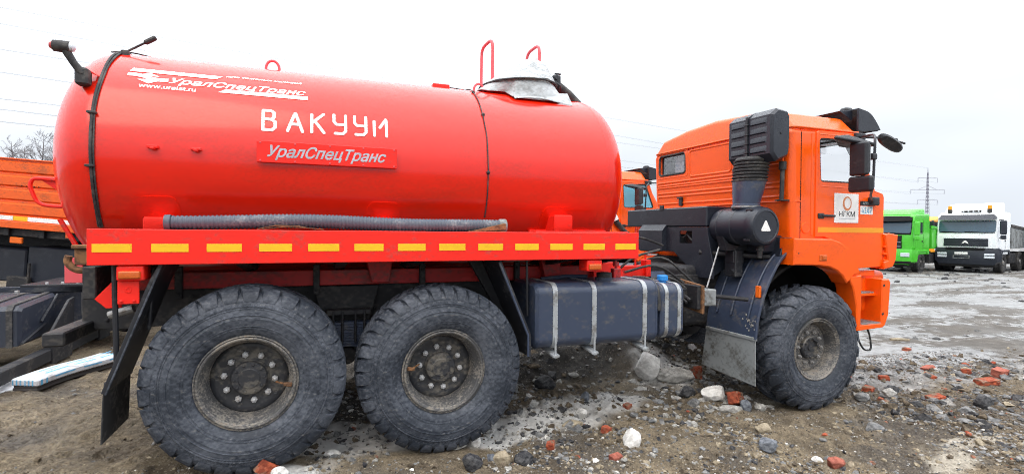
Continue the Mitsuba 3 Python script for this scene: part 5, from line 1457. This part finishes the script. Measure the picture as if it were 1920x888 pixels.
def bare_tree(x, y, h, seed):
    g_ = np.random.default_rng(seed)
    key = numbered('bare_tree')
    z0 = float(ground_z(np.array([x]), np.array([y]))[0]) - .1
    lean = g_.normal(0, .03, 2)
    trunk = [np.array([x, y, z0]) + np.array([lean[0] * t * h + .12 * math.sin(t * 5 + seed), lean[1] * t * h, t * h]) for t in np.linspace(0, 1, 9)]
    add(key, 'trunk', tube(trunk, [.17 * (1 - .92 * t) + .012 for t in np.linspace(0, 1, 9)], 6), 'm_bark', True)
    out = []

    def grow(p, d, L, r, lvl):
        pts = [p]
        n = 5
        for i in range(n):
            d = d + g_.normal(0, .13, 3) + np.array([0, 0, .05])
            d /= np.linalg.norm(d)
            pts.append(pts[-1] + d * L / n)
        out.append(tube(pts, [r * (1 - .8 * t) + .009 for t in np.linspace(0, 1, n + 1)], 3 if lvl > 1 else 4))
        if lvl < 3:
            for _ in range(5 if lvl < 2 else 4):
                i = g_.integers(1, n + 1)
                ax = g_.normal(0, .55, 3)
                q = d + ax
                q[2] = abs(q[2]) * .8 + .1
                grow(pts[i], q / np.linalg.norm(q), L * g_.uniform(.42, .62), r * .5, lvl + 1)
    for t in np.linspace(.22, .97, 26):
        a = g_.uniform(0, 6.28)
        i = t * 8
        p = trunk[int(i)] + (trunk[min(int(i) + 1, 8)] - trunk[int(i)]) * (i - int(i))
        grow(p, np.array([math.cos(a) * .75, math.sin(a) * .75, .75]), h * .26 * (1.25 - t), .05 * (1.2 - t), 1)
    add(key, 'crown', cat(out), 'm_bark', False)
    return key


TL = [('tallest bare tree behind the orange drop side body'), ('slim bare tree at the left edge of the photo'), ('bare tree half hidden by the rear of the tank'), ('bushy bare tree third from the left edge'), ('short bare tree behind the drop side body')]
TP = [(-30.2, 72.4, 12.4, 3), (-36.5, 74.6, 11.0, 5), (-27.6, 71.6, 11.8, 8), (-33.4, 76.5, 11.4, 11), (-31.8, 70.2, 10.2, 14)]
for (x, y, h, s), lb in zip(TP, TL):
    tag(bare_tree(x, y, h, s), lb, 'tree')
for x, y, h, s in ((-38.5, 77, 11.5, 21), (-35.0, 79, 12.2, 22), (-29.0, 77.5, 12, 23), (-32.0, 80.0, 12.6, 24), (-26.0, 73.0, 11.2, 25), (-34.7, 71.2, 10.4, 26), (-28.6, 69.4, 9.6, 27), (-40.5, 73.0, 10.8, 28), (-24.2, 75.2, 11.4, 29)):
    tag(bare_tree(x, y, h, s), 'bare tree in the thin leafless row behind the drop side body', 'tree', 'leafless row beyond the yard')

# ================================================================ stones, bricks and rubble
def stone_mesh(seed, s, det=2, planes=14, chip=0.25):
    g = np.random.default_rng(seed)
    v = trimesh.creation.icosphere(det, 1.0)
    d = np.array(v.vertices)
    nrm = g.normal(size=(planes, 3))
    nrm /= np.linalg.norm(nrm, axis=1, keepdims=True)
    off = 0.72 + chip * g.random(planes)
    dots = d @ nrm.T
    r = np.min(np.where(dots > 0.05, off / np.maximum(dots, 0.05), 9), axis=1)
    r = np.minimum(r, 1.15) * (1 + 0.10 * (meshkit.fbm(d * 3 + seed, 2, seed) - 0.5))
    return TMesh(d * r[:, None] * 0.5 * np.asarray(s), v.faces)


def broken_brick(seed, s):
    g = np.random.default_rng(seed)
    p = []
    for X in (-.5, .5):
        for Y in (-.5, .5):
            for Z in (-.5, .5):
                k = 1 - 0.62 * g.random(3) ** 1.3
                p += [(X * k[0], Y, Z), (X, Y * k[1], Z), (X, Y, Z * k[2])]
    m = hull(np.array(p) * s)
    for _ in range(2):
        m = m.subdivide()
    v = np.array(m.vertices)
    v += 0.16 * np.mean(s) * (meshkit.fbm(v / np.mean(s) * 5 + seed, 3, seed)[:, None] - 0.5)
    return TMesh(v, m.faces)


def rock_mat(name, a, b, rough=0.85):
    def fn(p, n, uv):
        f = fbm(p.x * 35, p.y * 35, p.z * 35, 4)
        q = fbm(p.x * 120, p.y * 120, p.z * 120, 2)
        return mix(a, b, smoothstep(0.35, 0.68, f * 0.7 + q * 0.3))
    scene[name] = two({'type': 'bumpmap', 'arbitrary': proc(lambda p, n, uv: fbm(p.x * 60, p.y * 60, p.z * 60, 4), 1e-3), 'scale': 0.012,
                       'bsdf': {'type': 'principled', 'base_color': proc(fn), 'roughness': rough, 'specular': 0.35}})


rock_mat('m_stone_pale', (0.24, 0.235, 0.22), (0.42, 0.41, 0.39))
rock_mat('m_clod', (0.060, 0.048, 0.035), (0.15, 0.12, 0.085), 0.95)
rock_mat('m_stone_white', (0.55, 0.54, 0.52), (0.78, 0.77, 0.75))
rock_mat('m_stone_grey', (0.11, 0.115, 0.12), (0.24, 0.24, 0.24))
rock_mat('m_stone_dark', (0.020, 0.021, 0.025), (0.075, 0.075, 0.078), 0.6)
rock_mat('m_stone_buff', (0.20, 0.165, 0.115), (0.36, 0.31, 0.23))
rock_mat('m_stone_blue', (0.085, 0.097, 0.118), (0.19, 0.205, 0.23))
def brick_col(p, n, uv):
    f = fbm(p.x * 35, p.y * 35, p.z * 35, 4)
    q = fbm(p.x * 13, p.y * 13, p.z * 13, 3)
    return mix(mix((0.22, 0.050, 0.028), (0.44, 0.105, 0.05), smoothstep(0.35, 0.68, f)), (0.17, 0.14, 0.105), smoothstep(0.46, 0.62, q * .6 + f * .4) * 0.85)


scene['m_brick'] = two({'type': 'bumpmap', 'arbitrary': proc(lambda p, n, uv: fbm(p.x * 60, p.y * 60, p.z * 60, 4), 1e-3), 'scale': 0.02,
                        'bsdf': {'type': 'principled', 'base_color': proc(brick_col), 'roughness': 0.9, 'specular': 0.3}})
rock_mat('m_brick_dark', (0.22, 0.065, 0.045), (0.36, 0.12, 0.085))


def rest(m, x, y, sink=0.15, rz=0.0, rx=0.0, ry=0.0):
    m = moved(m, rz=rz, rx=rx, ry=ry)
    lo, hi = m.bounds[:, 2]
    z = float(ground_z(np.array([x]), np.array([y]))[0])
    return moved(m, (x, y, z - lo - sink * (hi - lo)))


def stone(x, y, s, mat, label, seed, name='stone', cat_='stone', sink=0.26, rz=0.0, rx=0.0, ry=0.0, planes=11):
    add(None, name, rest(stone_mesh(seed, s, 3, planes), x, y, sink, rz, rx, ry), mat, 25, label, cat_)


def brick(x, y, s, mat, label, seed, sink=0.12, rz=0.0, rx=0.0, ry=0.0):
    add(None, 'brick_fragment', rest(broken_brick(seed, np.array(s) * .88), x, y, sink + .14, rz, rx + .15 * math.sin(seed * 3.1), ry + .15 * math.cos(seed * 1.7)), mat, 25, label, 'brick')


stone(3.98, 0.02, (.29, .26, .30), 'm_stone_white', 'large pale grey boulder lying under the fuel tank, the biggest stone in the mud', 1, sink=.12)
stone(4.26, -0.12, (.50, .36, .20), 'm_stone_pale', 'crumbled grey concrete heap right of the large pale boulder', 2, 'concrete_lump', 'concrete', planes=40)
stone(4.37, -0.62, (.36, .20, .15), 'm_stone_white', 'long whitish slab lying flat by the front mud flap', 3, rz=0.3)
stone(4.29, -0.95, (.21, .11, .10), 'm_stone_pale', 'pale grey slab below the hollow brick chunk', 4, rz=-0.4)
stone(4.45, -0.97, (.11, .10, .13), 'm_stone_blue', 'dark bluish stone right beside the hollow brick chunk', 5)
stone(2.80, -1.44, (.15, .12, .17), 'm_stone_white', 'bright white cobble standing on the brown mud in the foreground', 6, ry=0.3)
stone(4.13, -0.48, (.19, .14, .14), 'm_stone_dark', 'black lump between the upright brick and the whitish slab', 7)
stone(1.59, -1.10, (.09, .08, .10), 'm_stone_white', 'small upright white stone at the foot of the middle wheel', 8)
stone(1.45, -1.13, (.12, .09, .08), 'm_stone_pale', 'pale stone leaning left of the small white one at the middle wheel', 9)
stone(0.20, -1.26, (.10, .08, .07), 'm_stone_white', 'white lump beside the orange brick end at the rear wheel', 10)
stone(1.44, -1.56, (.15, .12, .13), 'm_stone_dark', 'black coal like chunk at the bottom edge below the middle wheel', 11)
stone(1.66, -1.58, (.13, .10, .12), 'm_stone_buff', 'cream coloured stone between two black chunks in the foreground', 12)
stone(1.80, -1.64, (.14, .12, .10), 'm_stone_dark', 'black chunk right of the cream coloured stone', 13)
stone(1.63, -1.42, (.08, .07, .07), 'm_stone_blue', 'small bluish dark stone above the cream coloured stone', 14)
stone(3.81, -1.85, (.17, .12, .12), 'm_stone_blue', 'bluish grey slab leaning over in the right foreground', 15, rx=0.4)
stone(4.12, -1.52, (.17, .10, .075), 'm_stone_buff', 'yellowish flat stone behind the leaning bluish slab', 16)
stone(6.66, -0.94, (.17, .13, .12), 'm_stone_dark', 'dark stone just right of the front wheel beside a brick', 17)
stone(6.97, -1.67, (.22, .17, .18), 'm_stone_dark', 'large black lump on the right of the rubble field', 18)
stone(5.98, -1.08, (.16, .12, .09), 'm_stone_grey', 'grey stone at the foot of the front wheel on its right', 19)
stone(2.99, -0.33, (.10, .08, .12), 'm_stone_blue', 'blue grey stone standing in the pale lime below the fuel tank', 20)
stone(2.54, -0.94, (.19, .12, .065), 'm_stone_buff', 'flat buff slab half sunk in mud beside the middle wheel', 21)
stone(2.71, 0.06, (.23, .18, .18), 'm_stone_dark', 'dark rock in the shadow right of the middle wheel', 22)
stone(2.78, -0.65, (.09, .08, .08), 'm_stone_white', 'small white stone lying in the lime patch under the tank', 23)
stone(0.54, -0.94, (.11, .08, .055), 'm_stone_white', 'thin white stone chip between the two rear wheels', 24)
stone(5.30, -1.68, (.18, .12, .08), 'm_stone_grey', 'flat grey stone in front of the front wheel', 25)
stone(5.37, 0.48, (.21, .17, .17), 'm_stone_grey', 'grey rock behind the front mud flap in the shadow', 26)
stone(4.58, -1.03, (.12, .09, .07), 'm_stone_pale', 'pale stone below the front mud flap corner', 27)
stone(6.33, -1.12, (.16, .12, .10), 'm_stone_pale', 'pale stone two steps right of the front wheel', 28)
stone(4.05, -2.10, (.085, .085, .07), 'm_stone_white', 'small white plastic like cap at the bottom edge of the yard', 29, planes=30)
stone(4.19, -2.14, (.15, .10, .10), 'm_brick_dark', 'crumpled brownish lump right of the small white cap', 30, planes=10)
brick(4.58, -0.12, (.10, .07, .20), 'm_brick', 'orange brick piece standing upright under the truck', 40, 0.1, 0.2, 0.15, -0.1)
brick(2.76, -1.13, (.10, .07, .06), 'm_brick', 'bright orange brick bit left of the white cobble', 41, 0.15, 0.6)
brick(2.19, -1.23, (.09, .07, .06), 'm_brick', 'orange brick bit nearest to the middle wheel', 42, 0.15, 1.0)
brick(3.29, -0.64, (.08, .07, .08), 'm_brick', 'orange brick crumb in the lime patch', 43, 0.2, 0.3)
brick(0.11, -1.20, (.14, .10, .10), 'm_brick', 'orange brick end poking up at the bottom of the rear wheel', 44, 0.1, 0.2, 0.0, 0.5)
brick(6.41, -0.84, (.17, .11, .085), 'm_brick', 'red brick half just right of the front wheel', 45, 0.2, 0.4)
brick(6.77, -1.33, (.18, .12, .09), 'm_brick', 'red brick half lying nearest the camera in the right rubble', 46, 0.15, -0.3, 0.2)
brick(8.05, -1.14, (.29, .13, .09), 'm_brick', 'long red brick lying in the right rubble', 47, 0.15, -0.2)
brick(8.55, -0.66, (.17, .12, .07), 'm_brick', 'red brick flake at the edge of the ice', 48, 0.2, 0.5)
brick(8.70, -0.95, (.25, .14, .12), 'm_brick_dark', 'dark red brick lump farthest right', 49, 0.15, 0.2)
brick(8.15, -0.43, (.20, .11, .07), 'm_brick_dark', 'dark red brick slice beside the wet ice', 50, 0.25, 0.1)
brick(9.18, 0.49, (.14, .10, .07), 'm_brick', 'small red brick out on the ice', 51, 0.2, 0.2)
brick(7.0, -0.62, (.16, .11, .07), 'm_brick', 'red brick crumb behind the dark stone by the front wheel', 52, 0.25, 0.8)
brick(2.52, -1.67, (.10, .07, .045), 'm_brick_dark', 'dark red brick sliver in the near foreground mud', 53, 0.3, 0.1)

# the hollow brick chunk keeps its slots
hb = prism(rrect(-.07, .07, -.06, .06, .008, 1), 'y', -.055, .055, 0.003,
           holes=[rrect(-.052 + .036 * i, -.026 + .036 * i, -.045 + .032 * j, -.023 + .032 * j, .003, 1) for i in range(3) for j in range(3)])
add(None, 'hollow_brick', rest(hb, 4.453, -0.84, 0.12, 0.35, -0.35, 0.3), 'm_brick', 25, 'orange hollow brick chunk with slots lying beside the whitish slab', 'brick')
# stick and scrap
add(None, 'wooden_stick', tube([(9.65, 1.05, -.165), (9.78, 1.0, -.16), (9.93, .92, -.168)], [.025, .03, .02], 7), 'm_stone_buff', 30, 'short weathered stick lying on the ice right of the step', 'stick')

# ---- loose gravel and clods, too many to count
GRAV = {'m_stone_pale': [], 'm_stone_grey': [], 'm_stone_dark': [], 'm_stone_buff': [], 'm_brick': [], 'm_stone_white': [], 'm_clod': []}
tiny = [stone_mesh(950 + i, (1, .6 + .07 * i, .5 + .05 * (i % 4)), 0, 6, .30) for i in range(6)]
def chip_mesh(seed):
    q = np.random.default_rng(seed)
    v = q.normal(size=(13, 3))
    v /= np.linalg.norm(v, axis=1, keepdims=True)
    v *= (0.42 + 0.16 * q.random((13, 1)))
    return hull(v * (1, q.uniform(.55, .9), q.uniform(.4, .75)))


proto = [chip_mesh(900 + i) for i in range(12)]
g = np.random.default_rng(11)


def scatter(n, xs, ys, smin, smax, power, weights, dens=None):
    names = list(GRAV)
    w = np.array([weights.get(k, 0) for k in names], float)
    w /= w.sum()
    x, y = g.uniform(*xs, n), g.uniform(*ys, n)
    if dens is not None:
        keep = g.random(n) < dens(x, y)
        x, y = x[keep], y[keep]
    ok = np.ones(len(x), bool)
    for wx, _ in WHEELS:
        ok &= ~((np.abs(x - wx) < 0.36) & (np.abs(np.abs(y) - 1.03) < 0.26))
    x, y = x[ok], y[ok]
    s = smin + (smax - smin) * g.random(len(x)) ** power
    z = ground_z(x, y) + s * 0.04
    which = g.choice(len(names), len(x), p=w)
    for k in range(len(x)):
        m = tiny[g.integers(6)] if s[k] < .024 else proto[g.integers(12)]
        a = g.uniform(0, 6.283)
        ca, sa = math.cos(a) * s[k], math.sin(a) * s[k]
        v = np.asarray(m.vertices)
        zz = s[k] * g.uniform(0.7, 1.3)
        GRAV[names[which[k]]].append((np.stack([ca * v[:, 0] - sa * v[:, 1] + x[k], sa * v[:, 0] + ca * v[:, 1] + y[k], v[:, 2] * zz + z[k]], 1), m.faces))


lumps = lambda x, y: np.clip((meshkit.fbm(np.stack([x * 1.6, y * 1.6, 0 * x + 2], -1), 3, 21) - 0.33) * 3.2, 0.22, 1)
scatter(11000, (-1.5, 6.5), (-2.8, -1.15), 0.012, 0.075, 3.4, {'m_stone_pale': 1.6, 'm_stone_grey': 4, 'm_stone_dark': 2.2, 'm_stone_buff': 3, 'm_clod': 6, 'm_brick': .25, 'm_stone_white': .25}, lumps)
scatter(5200, (0.3, 5.2), (-1.2, 1.2), 0.015, 0.085, 2.6, {'m_stone_pale': 3, 'm_stone_grey': 5, 'm_stone_dark': 3, 'm_clod': 4, 'm_brick': .15, 'm_stone_white': .35}, lumps)
scatter(2600, (5.6, 11), (-2.8, 0.1), 0.02, 0.15, 3.2, {'m_stone_pale': 1, 'm_stone_grey': 5, 'm_stone_dark': 4, 'm_clod': 5, 'm_stone_buff': 1, 'm_brick': .5}, lambda x, y: lumps(x, y) * np.clip((0.4 - y) / 0.9, .1, 1))
scatter(1500, (-4.5, 0.0), (-1.2, 4.0), 0.015, 0.055, 2.6, {'m_stone_grey': 2, 'm_stone_buff': 2, 'm_clod': 7, 'm_stone_pale': .6}, lumps)
scatter(700, (3, 14), (0.5, 8), 0.03, 0.15, 3.0, {'m_stone_grey': 4, 'm_stone_dark': 5, 'm_brick': .4}, lambda x, y: lumps(x, y) * 0.6)
scatter(500, (14, 36), (3, 16), 0.06, 0.42, 2.5, {'m_stone_dark': 5, 'm_stone_grey': 3}, lambda x, y: lumps(x, y) * np.clip((np.hypot(x - 16, y) - 8) / 8, .1, 1))
scatter(12000, (6.0, 10.0), (-2.8, 0.3), 0.010, 0.030, 1.5, {'m_stone_pale': 1, 'm_stone_grey': 4, 'm_stone_dark': 3, 'm_clod': 6, 'm_brick': .3}, lumps)
scatter(24000, (-1.2, 6.8), (-2.8, -0.9), 0.007, 0.024, 1.5, {'m_stone_pale': 2, 'm_stone_grey': 4, 'm_stone_dark': 1.5, 'm_stone_buff': 3, 'm_clod': 6, 'm_stone_white': .3}, lumps)
scatter(2600, (0.2, 4.8), (-1.2, 0.5), 0.010, 0.060, 2.4, {'m_stone_pale': 6, 'm_stone_white': 1.2, 'm_stone_grey': 3}, lambda x, y: np.exp(-((y + 0.95 - 0.38 * (x - 1.75)) / 0.22) ** 2) * .9)
scatter(900, (1.0, 6.6), (0.3, 2.6), 0.03, 0.22, 2.2, {'m_stone_dark': 6, 'm_clod': 3, 'm_stone_grey': 2}, lumps)
scatter(420, (1.6, 5.2), (-1.2, 0.7), 0.05, 0.15, 2.0, {'m_stone_pale': 4, 'm_stone_white': .8, 'm_stone_grey': 4, 'm_stone_dark': 3, 'm_clod': 2}, lumps)
scatter(420, (5.7, 9.8), (-2.2, 0.0), 0.05, 0.18, 2.0, {'m_stone_grey': 4, 'm_stone_dark': 3, 'm_clod': 3, 'm_stone_pale': 1, 'm_brick': .8}, lumps)
for k, lst in GRAV.items():
    if lst:
        off, V, F = 0, [], []
        for v, f in lst:
            V.append(v)
            F.append(f + off)
            off += len(v)
        key = 'gravel' if 'gravel' not in scene else numbered('gravel')
        scene[key] = mikit.ply(TMesh(np.vstack(V), np.vstack(F)), k, smooth=False)
        tag(key, 'loose %s strewn over the mud' % {'m_stone_pale': 'pale grey gravel', 'm_stone_grey': 'mid grey gravel and clods', 'm_stone_dark': 'dark stones and clods', 'm_stone_buff': 'buff gravel and dirt crumbs', 'm_brick': 'orange brick crumbs', 'm_stone_white': 'white stone chips', 'm_clod': 'brown mud clods'}[k], 'gravel', None, 'stuff')
